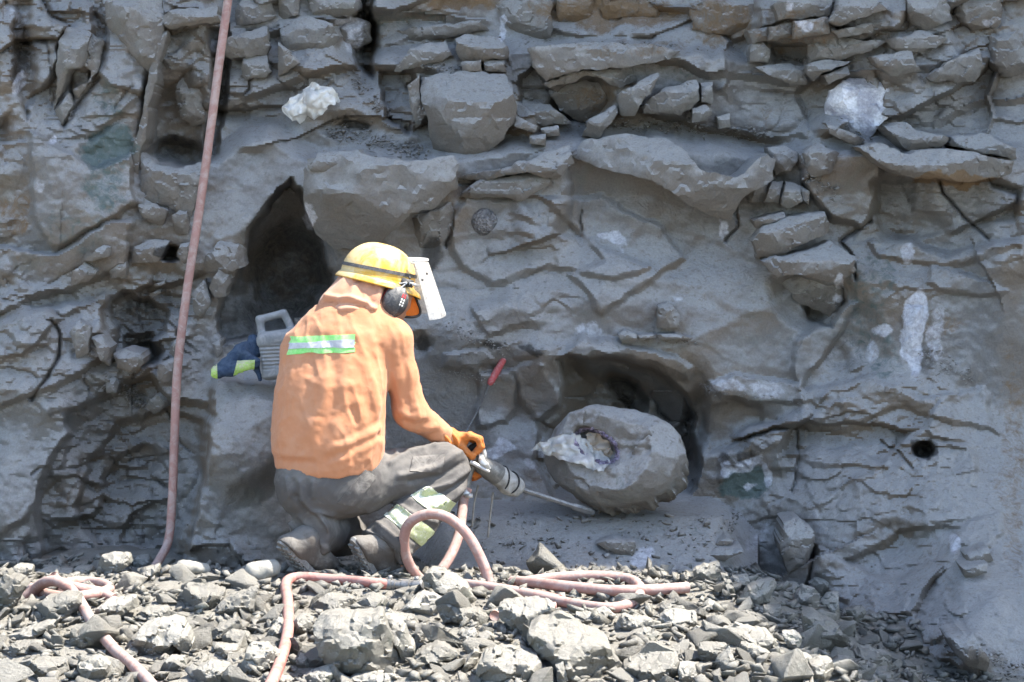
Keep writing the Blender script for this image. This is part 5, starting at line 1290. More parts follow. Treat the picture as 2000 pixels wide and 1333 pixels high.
# the feed line: up from the bottom edge, a sharp bend, along to a coupling
feed = empty('feed_hose', P(660, 1150, -0.1))
tag(feed, 'dusty red hose bent sharply upward, ending in a metal coupling at the boots', 'hose', 'compressed air hoses')
hose_part('tube', [GP(522, 1350, -.08), GP(545, 1300, -.10), GP(562, 1235, -.10), GP(562, 1175, -.06), (558, 1146, ground_y(560, 1160)), (566, 1132, ground_y(570, 1146)), GP(596, 1128), GP(660, 1133), GP(720, 1138), GP(770, 1143)], feed, r=0.0205, mat=M['hose2'])
a0, a1 = P(*GP(757, 1142)), P(*GP(826, 1145))
def lathe_path(a, b, prof, mat, name, parent, sides=20):
    t = np.array([p[0] for p in prof]); path = a + (b - a) * t[:, None]
    V, F = tube(path, np.array([p[1] for p in prof]), sides)
    return make(name, V, F, mat, parent, sharp=35)
cp = lathe_path(a0, a1, [(0, .021), (.01, .027), (.12, .027), (.13, .022), (.22, .022), (.24, .017), (.40, .017), (.42, .024), (.62, .024), (.64, .019), (.72, .019), (.74, .026), (.95, .026), (1, .02)], M['steel'], 'coupling', feed)
for t in (0.07, 0.82):
    p = a0 + (a1 - a0) * t + np.array([0, 0, 0.026]); V, F = box(p, (0.016, 0.022, 0.02)); make('lug', V, F, M['steel'], cp)
# the loop that feeds the drill
loop = empty('drill_hose', P(870, 1125, -0.05))
tag(loop, 'pinkish hose standing up in a round loop in front of the man, feeding the drill', 'hose', 'compressed air hoses')
hose_part('tube', [(912, 955, 0.28), (906, 975, 0.26), (902, 1005, 0.22), (896, 1045, 0.14), (880, 1085, 0.07), (858, 1118, 0.02), (835, 1138, 0.0), (812, 1122, -0.02), (795, 1092, -0.05), (789, 1058, -0.08), (797, 1026, -0.11), (822, 1008, -0.13), (855, 1005, -0.15), (888, 1020, -0.17), (918, 1052, -0.19), (942, 1098, -0.21), (956, 1140, -0.23), (962, 1180, -0.26), (962, 1205, -0.30)], loop, r=0.0205)
ff0, ff1 = P(906, 972, 0.262), P(910, 955, 0.28)
fit = lathe_path(ff0, ff1, [(0, .018), (.1, .025), (.5, .026), (.6, .021), (1, .019)], M['bright_steel'], 'fitting', loop)
V, F = box(P(916, 968, 0.25), (0.03, 0.03, 0.014)); make('clamp', V, F, M['bright_steel'], fit)
# the coil on the right with its cut end
rc = empty('spare_hose', P(1130, 1160, -0.05))
tag(rc, 'flat coil of pink hose on the sunlit rubble with its cut end pointing right', 'hose', 'compressed air hoses')
hose_part('coil', [GP(868, 1132), GP(900, 1140), GP(960, 1148), GP(1030, 1160), GP(1110, 1178), GP(1190, 1188), GP(1240, 1174), GP(1250, 1148), GP(1225, 1131), GP(1160, 1125), GP(1090, 1128), GP(1035, 1135), GP(1010, 1140)], rc, r=0.0205)
hose_part('free_end', [GP(1000, 1136), (1040, 1138, ground_y(1040, 1154)), (1110, 1146, ground_y(1110, 1166)), (1200, 1154, ground_y(1200, 1174)), (1280, 1152, ground_y(1280, 1170)), (1344, 1148, ground_y(1344, 1162))], rc, r=0.0215)
jp = spline([P(*GP(1052, 1164)), P(*GP(1092, 1174))], 6); V, F = tube(jp, 0.0235, 18); make('sleeve', V, F, M['hose2'], rc, sharp=40)
V, F = tube(spline([P(*GP(966, 1203)), P(*GP(985, 1190)), P(*GP(1020, 1182)), P(*GP(1060, 1186)), P(*GP(1085, 1186))], 8), 0.019, 14); make('buried_turn', V, F, M['hose'], rc)

# ------------------------------------------------------------------ red-handled spike leaning on the rock
sy0, sy1 = fy(975, 715) - 0.03, fy(915, 838) - 0.03
spk = empty('hand_spike', P(915, 838, sy1))
tag(spk, 'thin steel spike with a dusty red handle leaning on the rock beside the drill', 'hand tool')
ha, hb = P(985, 700, sy0), P(955, 752, sy0 - 0.005)
lathe_path(ha, hb, [(0, .006), (.03, .0135), (.1, .0155), (.2, .0145), (.5, .0165), (.85, .0155), (.95, .013), (1, .008)], M['handle_red'], 'handle', spk)
V, F = tube(spline([P(956, 750, sy0 - 0.005), P(945, 778, 0.5 * sy0 + 0.5 * sy1), P(928, 812, sy1), P(908, 848, sy1 - 0.02)], 8), 0.0042, 10); make('rod', V, F, M['steel'], spk)

# ------------------------------------------------------------------ jerrycan on the rock shelf
jy = 0.66
JO = P(552, 738, jy)
can = empty('jerrycan', JO)
tag(can, 'dusty grey ribbed plastic jerrycan on the rock shelf behind the man', 'jerrycan')
jx = nrm([0.985, 0.02, 0.14]); jz = nrm([-0.14, 0.04, 0.99]); jz = nrm(jz - jx * np.dot(jx, jz)); jyv = np.cross(jz, jx)
JC = P(562, 688, jy + 0.02)
f = Field(JC - 0.22, JC + 0.24, 0.0045)
q = f.pts() - JC; lx, ly, lz = q @ jx, q @ jyv, q @ jz
body = f.rbox(JC + jz * -0.005 + jx * 0.012, (0.130, 0.072, 0.100), 0.028, (jx, jyv, jz))
shoulder = f.rbox(JC + jz * 0.045 + jx * 0.018, (0.134, 0.075, 0.052), 0.03, (jx, jyv, jz))
f.add(body); f.add(shoulder, 0.008)
ribs = 0.0045 * np.sin((lz + 0.09 * lx) * 2 * math.pi / 0.0155) * sstep(-0.062, -0.055, lz) * sstep(0.048, 0.040, lz) * sstep(0.05, 0.035, lx) * sstep(-0.12, -0.10, lx) 
f.d = f.d - ribs * (np.abs(ly) > 0.03) + 0.006 * sstep(0.05, 0.035, lx) * sstep(-0.062, -0.055, lz) * sstep(0.048, 0.040, lz)
f.d = f.d - 0.004 * np.exp(-((lz + 0.088) / 0.008) ** 2)
pz = 0.105
hd = smin(smin(f.cone(JC + jx * -0.096 + jz * 0.06, JC + jx * -0.096 + jz * 0.150, 0.018, 0.017), f.cone(JC + jx * -0.096 + jz * 0.152, JC + jx * 0.006 + jz * 0.164, 0.016, 0.016), 0.012), f.cone(JC + jx * 0.008 + jz * 0.160, JC + jx * 0.034 + jz * 0.09, 0.016, 0.018), 0.012)
f.add(hd, 0.01)
V, F = f.mesh(); V = relax(V, F, 2, 0.4)
make('body', V, F, M['can'], can)
ca_, cb_ = JC + jx * 0.072 + jz * 0.088, JC + jx * 0.078 + jz * 0.135
cap_ = lathe_path(ca_, cb_, [(0, .034), (.2, .034), (.22, .026), (.45, .026), (.46, .032), (.95, .032), (1, .028)], M['muff'], 'cap', can)

# ------------------------------------------------------------------ work jacket thrown behind the can
JKO = P(455, 735, 0.66)
jac = empty('work_jacket', JKO)
tag(jac, 'crumpled navy work jacket with worn lime bands lying beside the jerrycan', 'jacket')
f = Field(P(395, 770, 0.5) - 0.02, P(530, 640, 0.9) + 0.04, 0.0045)
J = lambda a, b, y: P(a, b, y)
f.add(f.cone(J(428, 725, .62), J(470, 690, .66), 0.030, 0.034)); f.add(f.cone(J(470, 690, .66), J(500, 672, .70), 0.034, 0.028), 0.03)
f.add(f.cone(J(425, 728, .60), J(452, 722, .60), 0.026, 0.028), 0.02); f.add(f.cone(J(452, 722, .60), J(500, 710, .62), 0.024, 0.022), 0.02)
f.add(f.cone(J(490, 690, .66), J(508, 742, .64), 0.022, 0.010), 0.02); f.add(f.cone(J(478, 690, .63), J(496, 706, .62), 0.018, 0.018), 0.015); f.add(f.cone(J(494, 660, .70), J(502, 690, .68), .020, .022), .02)
q = f.pts()
f.d = f.d + 0.007 * np.abs(fbm3(q * np.array([26, 20, 34]) + 3, 2, 23)) + 0.004 * fbm3(q * 45, 2, 25)
V, F = f.mesh(); V = relax(V, F, 1, 0.4)
make('cloth', V, F, M['denim'], jac)
bvh_j = BVHTree.FromPolygons([tuple(v) for v in V], [tuple(int(i) for i in q_) for q_ in F])
def decal(name, bvh, quad, mat, parent, off=0.003, n=(24, 10), wob=0.0, extra=None):
    """thin cloth or tape laid on a surface: its corners in picture coordinates"""
    a, b, c, d = [np.array(p, float) for p in quad]
    pts = []; ok = []
    for j in range(n[1] + 1):
        for i in range(n[0] + 1):
            s, t = i / n[0], j / n[1]
            p = (a * (1 - s) + b * s) * (1 - t) + (d * (1 - s) + c * s) * t
            if wob: p = p + wob * np.array([noise2(np.array(s * 6.), np.array(t * 6. + a[0]), 3), noise2(np.array(s * 6. + 9), np.array(t * 6. + a[1]), 4)])
            r = nrm(P(p[0], p[1], 0.0) - CAM)
            h = bvh.ray_cast(Vector(CAM), Vector(r))
            if h[0] is None: pts.append(None)
            else:
                hp = np.array(h[0]); nn = np.array(h[1]); nn = nn if nn @ r < 0 else -nn
                pts.append((hp + nn * off, hp - nn * 0.004))
    V = []; idx = {}
    for k_, p in enumerate(pts):
        if p is not None: idx[k_] = len(V); V += [p[0], p[1]]
    F = []; w = n[0] + 1; ed = {}
    for j in range(n[1]):
        for i in range(n[0]):
            q = [j * w + i, (j + 1) * w + i, (j + 1) * w + i + 1, j * w + i + 1]
            if all(k_ in idx for k_ in q):
                f4 = [idx[k_] for k_ in q]; F.append(tuple(f4))
                for u_, v_ in zip(f4, f4[1:] + f4[:1]): ed[(u_, v_)] = 1
    for (u_, v_) in list(ed):
        if (v_, u_) not in ed: F.append((v_, u_, u_ + 1, v_ + 1))
    return make(name, np.array(V), F, mat, parent, sharp=40)
decal('lime_band', bvh_j, [(463, 706), (498, 704), (496, 724), (456, 733)], M['lime_worn'], jac)
decal('lime_band', bvh_j, [(414, 713), (424, 710), (425, 742), (413, 738)], M['lime_worn'], jac, n=(8, 12))

# ------------------------------------------------------------------ pneumatic rock drill
D0, D1 = P(918, 893, 0.28), P(1008, 952, 0.42)
dax = nrm(D1 - D0); DL = np.linalg.norm(D1 - D0)
drill = empty('rock_drill', P(1008, 965, 0.42))
tag(drill, 'dusty pneumatic rock drill with a rag-wrapped nose held against the geode', 'drill')
lathe_path(D0, D0 + dax * DL * 0.66, [(0, .020), (.03, .030), (.30, .033), (.33, .037), (.55, .038), (.60, .042), (.88, .044), (.96, .038), (1, .03)], M['tool_body'], 'barrel', drill, 24)
f = Field(D1 - 0.13, D1 + 0.10, 0.004)
f.add(f.cone(D0 + dax * DL * 0.64, D1 - dax * 0.01, 0.042, 0.040)); f.add(f.cone(D1 - dax * 0.06 + np.array([0, -.01, -.03]), D1 - dax * 0.02 + np.array([0, 0, -.02]), 0.022, 0.02), 0.02)
q = f.pts(); f.d = f.d + 0.012 * np.abs(fbm3(q * np.array([30, 30, 22]), 3, 31)) - 0.004
V, F = f.mesh(); rag = make('rag_wrap', V, F, M['rag'], drill)
for t, rr in ((0.70, 0.046), (0.84, 0.047)):
    c = D0 + dax * DL * t; e1 = nrm(np.cross(dax, [0, 0, 1])); e2 = np.cross(dax, e1)
    ring = np.array([c + rr * (math.cos(a) * e1 + math.sin(a) * e2) + dax * 0.018 * math.sin(a + t * 9) for a in np.linspace(0, 2 * math.pi, 40)])
    V, F = tube(ring, 0.0035, 8, cap=False); make('tie_cord', V, F, M['rubber'], rag)
lathe_path(D1 - dax * 0.012, D1 + dax * 0.022, [(0, .036), (.5, .037), (.8, .034), (1, .02)], M['steel'], 'nose_ring', drill)
CH1 = P(1160, 1002, 0.60)
lathe_path(D1 + dax * 0.01, CH1, [(0, .0105), (.02, .0115), (.7, .0115), (.72, .017), (.96, .016), (1, .009)], M['steel'], 'chisel', drill, 8)
# grip, throttle lever and valve at the rear end
gz = P(930, 872, 0.27)
V, F = tube(spline([P(912, 884, .27), P(922, 874, .27), P(934, 870, .27), P(944, 878, .27)], 6), 0.013, 14); make('grip', V, F, M['rubber'], drill)
V, F = tube(spline([P(944, 878, .27), P(946, 892, .27), P(938, 904, .28)], 6), 0.010, 12); make('bow', V, F, M['bright_steel'], drill)
lv = [(936, 888), (944, 889), (948, 902), (955, 908), (958, 916), (952, 920), (940, 912), (934, 900)]
bm, _ = stone_mesh([(a, b) for a, b in lv], 0.235, 0.03, 71, rough=0.1, relief_amp=0.1, res=2.4); me = bpy.data.meshes.new('valve'); bm.to_mesh(me); bm.free()
me.transform(__import__('mathutils').Matrix.Translation(-Vector(parent_loc(drill)))); me.materials.append(M['bright_steel']); me.set_sharp_from_angle(angle=R(40)); link(bpy.data.objects.new('valve', me), drill)
V, F = tube(spline([P(918, 902, .235), P(930, 908, .235), P(944, 916, .235), P(956, 922, .24)], 6), np.linspace(0.010, 0.006, 19), 10); make('throttle_lever', V, F, M['bright_steel'], drill)
V, F = tube(spline([P(924, 905, .29), P(916, 930, .285), P(911, 956, .28)], 6), 0.014, 12); make('air_inlet', V, F, M['steel'], drill)
for (a, b, c_, d_) in (((934, 948), (926, 985), (922, 1030), 0.36), ((963, 962), (958, 1005), (953, 1050), 0.38)):
    V, F = tube(spline([P(*a, d_), P(*b, d_), P(*c_, d_ - 0.02)], 8), 0.0042, 8); make('twine', V, F, M['twine'], drill)
# ------------------------------------------------------------------ the man
person = None
PB = P(700, 1108, 0.05)
def Q(a, b, y): return P(a, b, y)
# --- body: one continuous surface under the clothes
HC = Q(762, 572, 0.215)               # head centre
HF = nrm([0.80, 0.42, -0.42]); HU = nrm(np.array([0.36, 0.20, 0.91]) - HF * np.dot([0.36, 0.20, 0.91], HF)); HR = np.cross(HF, HU)   # forward, up, his right (towards the camera)
f = Field((-1.05, -0.25, -0.12), (0.02, 0.62, 1.32), 0.011)
f.add(f.cone(Q(640, 945, .03), Q(645, 840, .03), .125, .12, ((0, 1, 0), .8)))
f.add(f.cone(Q(645, 840, .03), Q(672, 690, .09), .12, .125, ((0, 1, 0), .75)), .04)
f.add(f.cone(Q(600, 672, .11), Q(760, 655, .10), .055, .055), .05)
f.add(f.cone(Q(690, 650, .10), Q(745, 585, .18), .055, .052), .04)
f.add(f.ell(HC, (.098, .078, .118), (HF, HR, HU)), .03)
f.add(f.cone(HC + HF * .085 - HU * .005, HC + HF * .112 - HU * .03, .012, .014), .015)       # nose
f.add(f.cone(HC + HF * .06 - HU * .085, HC + HF * .075 - HU * .10, .03, .028), .03)           # chin
f.add(f.cone(HC + HF * .085 - HU * .062 - HR * .02, HC + HF * .085 - HU * .062 + HR * .02, .011, .011), .008)
for s in (-1, 1):
    f.cut(f.ell(HC + HF * .098 + HR * s * .032 + HU * .008, (.012, .018, .011), (HF, HR, HU)), .012)
    f.add(f.ell(HC + HR * s * .080 - HU * .01, (.018, .010, .030), (HF, HR, HU)), .01)
f.add(f.cone(Q(765, 662, .10), Q(797, 800, .12), .050, .040), .03); f.add(f.cone(Q(797, 800, .12), Q(872, 856, .22), .040, .030), .02)
f.add(f.cone(Q(590, 680, .12), Q(640, 888, .38), .050, .036), .03); f.add(f.cone(Q(640, 888, .38), Q(880, 922, .37), .040, .030), .02)
f.add(f.cone(Q(680, 945, .02), Q(872, 915, .17), .09, .062), .04); f.add(f.cone(Q(872, 915, .17), Q(745, 1045, .0), .060, .042), .03)
f.add(f.cone(Q(745, 1045, .0), Q(770, 1108, .04), .040, .036), .02)
f.add(f.cone(Q(605, 950, .02), Q(680, 1052, .32), .085, .05), .04); f.add(f.cone(Q(680, 1056, .32), Q(598, 1052, -.02), .050, .040), .03)
f.add(f.cone(Q(598, 1052, -.02), Q(640, 1098, .03), .040, .036), .02)
V, F = f.mesh(); V = relax(V, F, 2, 0.5)
person = make('person', V - PB, F, M['skin'], None); person.location = PB
tag(person, 'worker in orange shirt and yellow helmet crouching with a rock drill', 'person')

# --- shirt
f = Field((-1.02, -0.22, 0.28), (-0.02, 0.58, 1.06), 0.0075)
sh = [(642, 918, .02, .202, .72), (640, 860, .02, .212, .72), (645, 780, .035, .208, .70), (660, 700, .075, .204, .66), (684, 648, .10, .160, .64), (702, 612, .12, .10, .8)]
for (a, b) in zip(sh[:-1], sh[1:]):
    f.add(f.cone(Q(*a[:3]), Q(*b[:3]), a[3], b[3], ((0.12, 1, 0), (a[4] + b[4]) / 2)), .05)
f.add(f.cone(Q(588, 690, .10), Q(690, 640, .10), .065, .07), .06)
f.add(f.cone(Q(768, 662, .09), Q(690, 640, .10), .078, .07), .05)
f.keep(-f.half(Q(640, 928, 0), nrm([0.12, 0.0, 1.0])) )
hem = f.half(Q(640, 930, 0), nrm([-0.13, 0, 1])); f.d = np.maximum(f.d, -hem)
f.add(f.cone(Q(768, 664, .09), Q(783, 730, .10), .076, .066), .03)
f.add(f.cone(Q(783, 730, .10), Q(800, 803, .12), .066, .066), .02)
f.add(f.cone(Q(800, 803, .12), Q(868, 854, .21), .064, .046), .03)
f.add(f.cone(Q(592, 690, .13), Q(640, 888, .38), .072, .05), .03); f.add(f.cone(Q(640, 888, .38), Q(868, 926, .37), .05, .046), .03)
q = f.pts()
f.d = f.d - 0.004 * fbm3(q * np.array([7, 7, 4.0]), 2, 41) - 0.0025 * noise3(q * np.array([30, 30, 8.0]), 43)
V, F = f.mesh(); V = relax(V, F, 3, 0.5)
V = folds(V, F, [
    (0.0074, 12.15, [(700, 660), (720, 720), (738, 790)]), (-0.0074, 8.1, [(742, 680), (750, 740), (752, 800), (748, 850)]), (0.0062, 9.45, [(722, 655), (742, 700), (746, 760)]), (0.0056, 8.1, [(728, 740), (735, 800), (730, 850)]),
    (0.0062, 10.8, [(700, 790), (722, 850), (716, 890)]), (-0.0050, 8.1, [(690, 800), (704, 850), (690, 900)]), (0.0062, 9.45, [(650, 905), (690, 890), (735, 862)]), (-0.0056, 6.75, [(640, 898), (690, 878), (740, 850)]), (0.0056, 8.1, [(640, 880), (690, 862), (742, 838)]),
    (-0.0050, 6.75, [(660, 862), (700, 845), (742, 822)]), (0.0050, 10.8, [(640, 720), (632, 790), (600, 850)]), (-0.0043, 9.45, [(610, 700), (600, 780), (570, 850)]), (0.0050, 12.15, [(672, 720), (668, 800), (650, 870)]), (-0.0037, 9.45, [(655, 720), (650, 800), (625, 860)]),
    (0.0050, 9.45, [(575, 700), (562, 780), (545, 860)]), (0.0074, 8.1, [(528, 880), (545, 888), (590, 893)]), (-0.0074, 6.75, [(532, 893), (560, 901), (610, 904)]), (0.0037, 6.75, [(540, 915), (600, 925), (660, 917), (720, 895)]),
    (0.0056, 8.1, [(770, 690), (776, 760), (788, 810)]), (-0.0050, 6.75, [(790, 700), (795, 770), (806, 815)]), (0.0056, 6.75, [(776, 800), (800, 815), (826, 815)]), (-0.0056, 6.75, [(784, 822), (808, 830), (836, 826)]), (0.0056, 6.75, [(800, 838), (826, 842), (850, 836)]), (-0.0043, 6.75, [(822, 852), (842, 850), (856, 842)]), (0.0056, 6.75, [(764, 790), (780, 828), (806, 850)]),
    (0.0062, 13.5, [(620, 640), (650, 655), (690, 650)]), (-0.0050, 9.45, [(640, 660), (655, 690), (640, 720)]), (0.0037, 8.1, [(600, 740), (640, 760), (700, 750)]), (-0.0031, 8.1, [(580, 800), (640, 820), (690, 800)]),
])
V = V + vnormals(V, F) * (0.0022 * fbm3(V * 60, 2, 47) + 0.0042 * (1 - np.abs(noise3((V + 0.25 * V[:, [2, 0, 1]]) * np.array([22, 22, 6.5]), 48))) ** 4 - 0.002)[:, None]
shirt = make('shirt', V, F, M['shirt'], person)
shirt['label'] = 'faded orange long-sleeved shirt'
bvh_s = BVHTree.FromPolygons([tuple(v) for v in V], [tuple(int(i) for i in q_) for q_ in F])
strip = decal('reflective_strip', bvh_s, [(568, 660), (694, 655), (692, 688), (563, 692)], M['lime'], shirt, 0.003, (50, 14), 2.5)
decal('silver_band', bvh_s, [(567, 670), (693, 665), (692, 679), (565, 682)], M['silver'], strip, 0.0065, (50, 8), 2.0)

# --- hood over the neck
f = Field((-0.80, -0.08, 0.92), (-0.42, 0.42, 1.28), 0.006)
f.add(f.cone(Q(722, 545, .19), Q(700, 580, .15), .102, .104))
f.add(f.cone(Q(700, 580, .15), Q(682, 606, .12), .104, .118, ((0.3, 0, 1), .85)), .04)
f.add(f.cone(Q(690, 603, .11), Q(735, 600, .10), .075, .06), .05)
f.add(f.cone(Q(648, 596, .10), Q(632, 609, .09), .030, .022), .05)
f.d = np.maximum(f.d, -f.half(Q(680, 618, 0), nrm([0.10, 0.10, 1])))
f.d = np.maximum(f.d, f.half(Q(762, 560, 0.15), nrm([0.85, -0.30, -0.15])))
f.keep(f.half(HC + HU * 0.085, HU))
inner = f.cone(Q(735, 545, .2), Q(700, 640, .12), .088, .088); f.cut(inner)
q = f.pts(); f.d = f.d - 0.004 * fbm3(q * 14, 2, 53)
V, F = f.mesh(); V = relax(V, F, 2, 0.5)
V = folds(V, F, [(.010, 6, [(630, 590), (655, 565), (690, 530)]), (-.009, 5, [(640, 600), (668, 575), (700, 545)]), (.013, 5, [(640, 582), (680, 582), (715, 592), (730, 602)]), (-.012, 5, [(636, 593), (676, 591), (712, 602)]), (.010, 5, [(665, 605), (690, 600), (725, 604)]), (.008, 7, [(690, 545), (688, 575)]), (-.006, 6, [(706, 545), (708, 580)]), (.009, 5, [(736, 545), (742, 570), (738, 600)]), (.006, 5, [(720, 550), (745, 556)]), (-.006, 5, [(716, 565), (726, 590)])])
hood = make('hood', V, F, M['hood'], person); hood['label'] = 'peach cloth hood hanging from the helmet over the neck'

# --- trousers
f = Field((-1.02, -0.28, 0.0), (-0.02, 0.56, 0.58), 0.0075)
f.add(f.cone(Q(606, 946, .01), Q(676, 944, .02), .135, .13, ((0, 0, 1), .92)))
f.add(f.cone(Q(632, 925, .02), Q(660, 915, .03), .18, .17, ((0, 1, 0), .75)), .04)
f.d = np.maximum(f.d, f.half(Q(640, 900, 0), nrm([-0.10, 0.0, 1])))
f.add(f.cone(Q(680, 945, .02), Q(862, 912, .16), .120, .088), .05)
f.add(f.cone(Q(862, 908, .17), Q(876, 918, .17), .088, .086), .03)
f.add(f.cone(Q(868, 942, .15), Q(808, 1018, .06), .088, .090), .02); f.add(f.cone(Q(808, 1018, .06), Q(742, 1078, -.02), .090, .102), .03)
cut_r = f.half(Q(749, 1070, -.02), nrm(Q(866, 935, .12) - Q(742, 1078, -.02)))
near_r = f.cone(Q(790, 1030, .04), Q(725, 1095, -.04), .12, .16)
f.d = np.where(near_r < 0, np.maximum(f.d, -cut_r), f.d)
f.add(f.cone(Q(606, 955, .02), Q(680, 1058, .32), .115, .085), .04)
f2 = smin(f.cone(Q(680, 1058, .32), Q(640, 1038, .10), .09, .088), f.cone(Q(640, 1038, .10), Q(600, 1042, -.08), .088, .092), .03)
f2 = np.maximum(f2, -f.half(Q(598, 1046, -.05), nrm(Q(690, 985, .22) - Q(592, 1050, -.06))))
f.add(f2, .02)
q = f.pts(); f.d = f.d - 0.005 * fbm3(q * 9, 2, 61) - 0.003 * noise3(q * 30, 63)
V, F = f.mesh(); V = relax(V, F, 2, 0.5)
V = folds(V, F, [(0.0165, 6, [(780, 930), (850, 915), (905, 880)]), (-0.0150, 5, [(800, 942), (860, 930), (912, 900)]), (0.0150, 5, [(830, 960), (880, 945), (918, 915)]), (-0.0150, 5, [(810, 972), (870, 962), (915, 935)]), (0.0135, 5, [(850, 990), (885, 972), (915, 945)]), (0.0120, 5, [(760, 905), (800, 880), (850, 868)]), (-0.0120, 6, [(750, 870), (762, 885), (790, 880)]), (0.0165, 6, [(745, 868), (770, 862), (775, 880)]),
    (0.0105, 4, [(560, 935), (566, 970)]), (0.0105, 4, [(585, 940), (592, 975)]), (-0.0090, 4, [(572, 938), (580, 972)]), (0.0105, 4, [(612, 942), (612, 970)]), (-0.0090, 4, [(600, 940), (604, 970)]), (0.0120, 5, [(590, 975), (610, 1000), (650, 1005)]), (-0.0120, 5, [(575, 970), (600, 1000)]), (0.0120, 6, [(720, 1000), (790, 980), (840, 962)]),
    (0.0135, 5, [(735, 1020), (770, 1050), (800, 1080)]), (-0.0135, 5, [(720, 1030), (755, 1060), (790, 1095)]), (0.0120, 4, [(708, 1040), (745, 1068), (785, 1100)]), (-0.0105, 4, [(758, 1005), (790, 1040), (815, 1060)]), (0.0120, 5, [(775, 985), (815, 1010), (850, 1020)]), (0.0135, 6, [(590, 1010), (620, 1050), (640, 1075)]), (-0.0120, 6, [(610, 1005), (640, 1045)]), (0.0120, 5, [(560, 1018), (600, 1050), (635, 1082)])])
V = V + vnormals(V, F) * (0.002 * fbm3(V * 70, 2, 67))[:, None]
trousers = make('trousers', V, F, M['trousers'], person); trousers['label'] = 'dusty dark grey work trousers'
bvh_t = BVHTree.FromPolygons([tuple(v) for v in V], [tuple(int(i) for i in q_) for q_ in F])
decal('back_pocket', bvh_t, [(712, 918), (735, 932), (690, 988), (660, 982)], M['pocket'], trousers, 0.006, (14, 16))
decal('thigh_patch', bvh_t, [(806, 893), (870, 888), (862, 922), (800, 922)], M['pocket'], trousers, 0.004, (16, 12))
decal('shin_band', bvh_t, [(800, 968), (836, 950), (893, 985), (868, 1022)], M['shin_tape'], trousers, 0.004, (18, 16), 1.5)
decal('shin_band', bvh_t, [(748, 1004), (778, 984), (852, 1040), (826, 1070)], M['shin_tape'], trousers, 0.004, (16, 22), 1.5)

# --- boots
def boot(heel, ankle, ball, toe, soledir, label, to):
    heel, ankle, ball, toe = [Q(*p) for p in (heel, ankle, ball, toe)]
    lo = np.min([heel, ankle, ball, toe], 0) - 0.11; hi = np.max([heel, ankle, ball, toe], 0) + 0.11
    f = Field(lo, hi, 0.0055)
    f.add(f.cone(heel, ankle, .046, .052)); f.add(f.cone(heel, ball, .044, .045), .03); f.add(f.cone(ankle, ball, .05, .042), .03); f.add(f.cone(ball, toe, .046, .038), .02)
    leg = nrm(Q(*to) - ankle)
    f.add(f.cone(ankle, ankle + leg * 0.05, .054, .058), .02)
    up = nrm(leg); q = f.pts()
    ridge = np.abs(np.sin(((q - ankle) @ nrm(toe - heel)) * 60))
    f.d = f.d - 0.003 * fbm3(q * 22, 2, 71)
    sole_n = nrm(soledir)
    f.d = np.maximum(f.d, f.half(0.5 * (heel + ball) + sole_n * 0.040, sole_n))
    V, F = f.mesh(); V = relax(V, F, 1, 0.4)
    b = make('boot', V, F, M['boot'], person); b['label'] = label
    # welted sole with lugs
    fw = nrm(toe - heel); fw = nrm(fw - sole_n * (fw @ sole_n)); sd = np.cross(fw, sole_n)
    L = np.linalg.norm(toe - heel) + 0.08
    n = 36; ring = []
    for k_ in range(n):
        a = 2 * math.pi * k_ / n
        s = math.cos(a); w = 0.040 if s < -0.2 else 0.047
        w *= (1 - 0.18 * math.exp(-((s + 0.15) / 0.25) ** 2))
        ring.append(np.sign(s) * abs(s) ** 0.8 * L / 2 * fw + np.sign(math.sin(a)) * abs(math.sin(a)) ** 0.75 * w * sd)
    ring = np.array(ring); c = 0.5 * (heel + toe) + sole_n * 0.036
    V = np.concatenate([c + ring, c + ring * 1.03 + sole_n * .008, c + ring * 1.0 + sole_n * .022])
    F = [(r_ * n + k_, r_ * n + (k_ + 1) % n, (r_ + 1) * n + (k_ + 1) % n, (r_ + 1) * n + k_) for r_ in range(2) for k_ in range(n)] + [tuple(range(n - 1, -1, -1)), tuple(2 * n + k_ for k_ in range(n))]
    so = make('sole', V, F, M['sole'], b, sharp=40)
    parts = []
    for r_ in range(-4, 5):
        for s in (-1, 1):
            parts.append(box(c + fw * r_ * L / 10.5 + sd * s * 0.021 + sole_n * .025, (L / 16, 0.030, 0.010), (fw, sd, sole_n)))
    V, F = join(parts); make('tread', V, F, M['sole'], b, smooth=False)
    # padded collar
    c0 = ankle + leg * 0.038; e1 = nrm(np.cross(leg, [0, 1, 0])); e2 = np.cross(leg, e1)
    path = np.array([c0 + 0.052 * (math.cos(a) * e1 + math.sin(a) * e2) for a in np.linspace(0, 2 * math.pi, 32)])
    V, F = tube(path, 0.014, 10, cap=False); make('collar', V, F, M['navy'], b)
    return b
boot((700, 1072, -.08), (748, 1066, -.02), (757, 1112, .02), (775, 1124, .05), (-0.72, -0.45, -0.52), 'dusty boot up on its toe, tread showing', (808, 1018, .06))
boot((562, 1070, -.12), (598, 1056, -.07), (625, 1094, -.02), (645, 1103, .02), (-0.55, -0.45, -0.70), 'dark boot in the shade of the man', (650, 1034, .12))

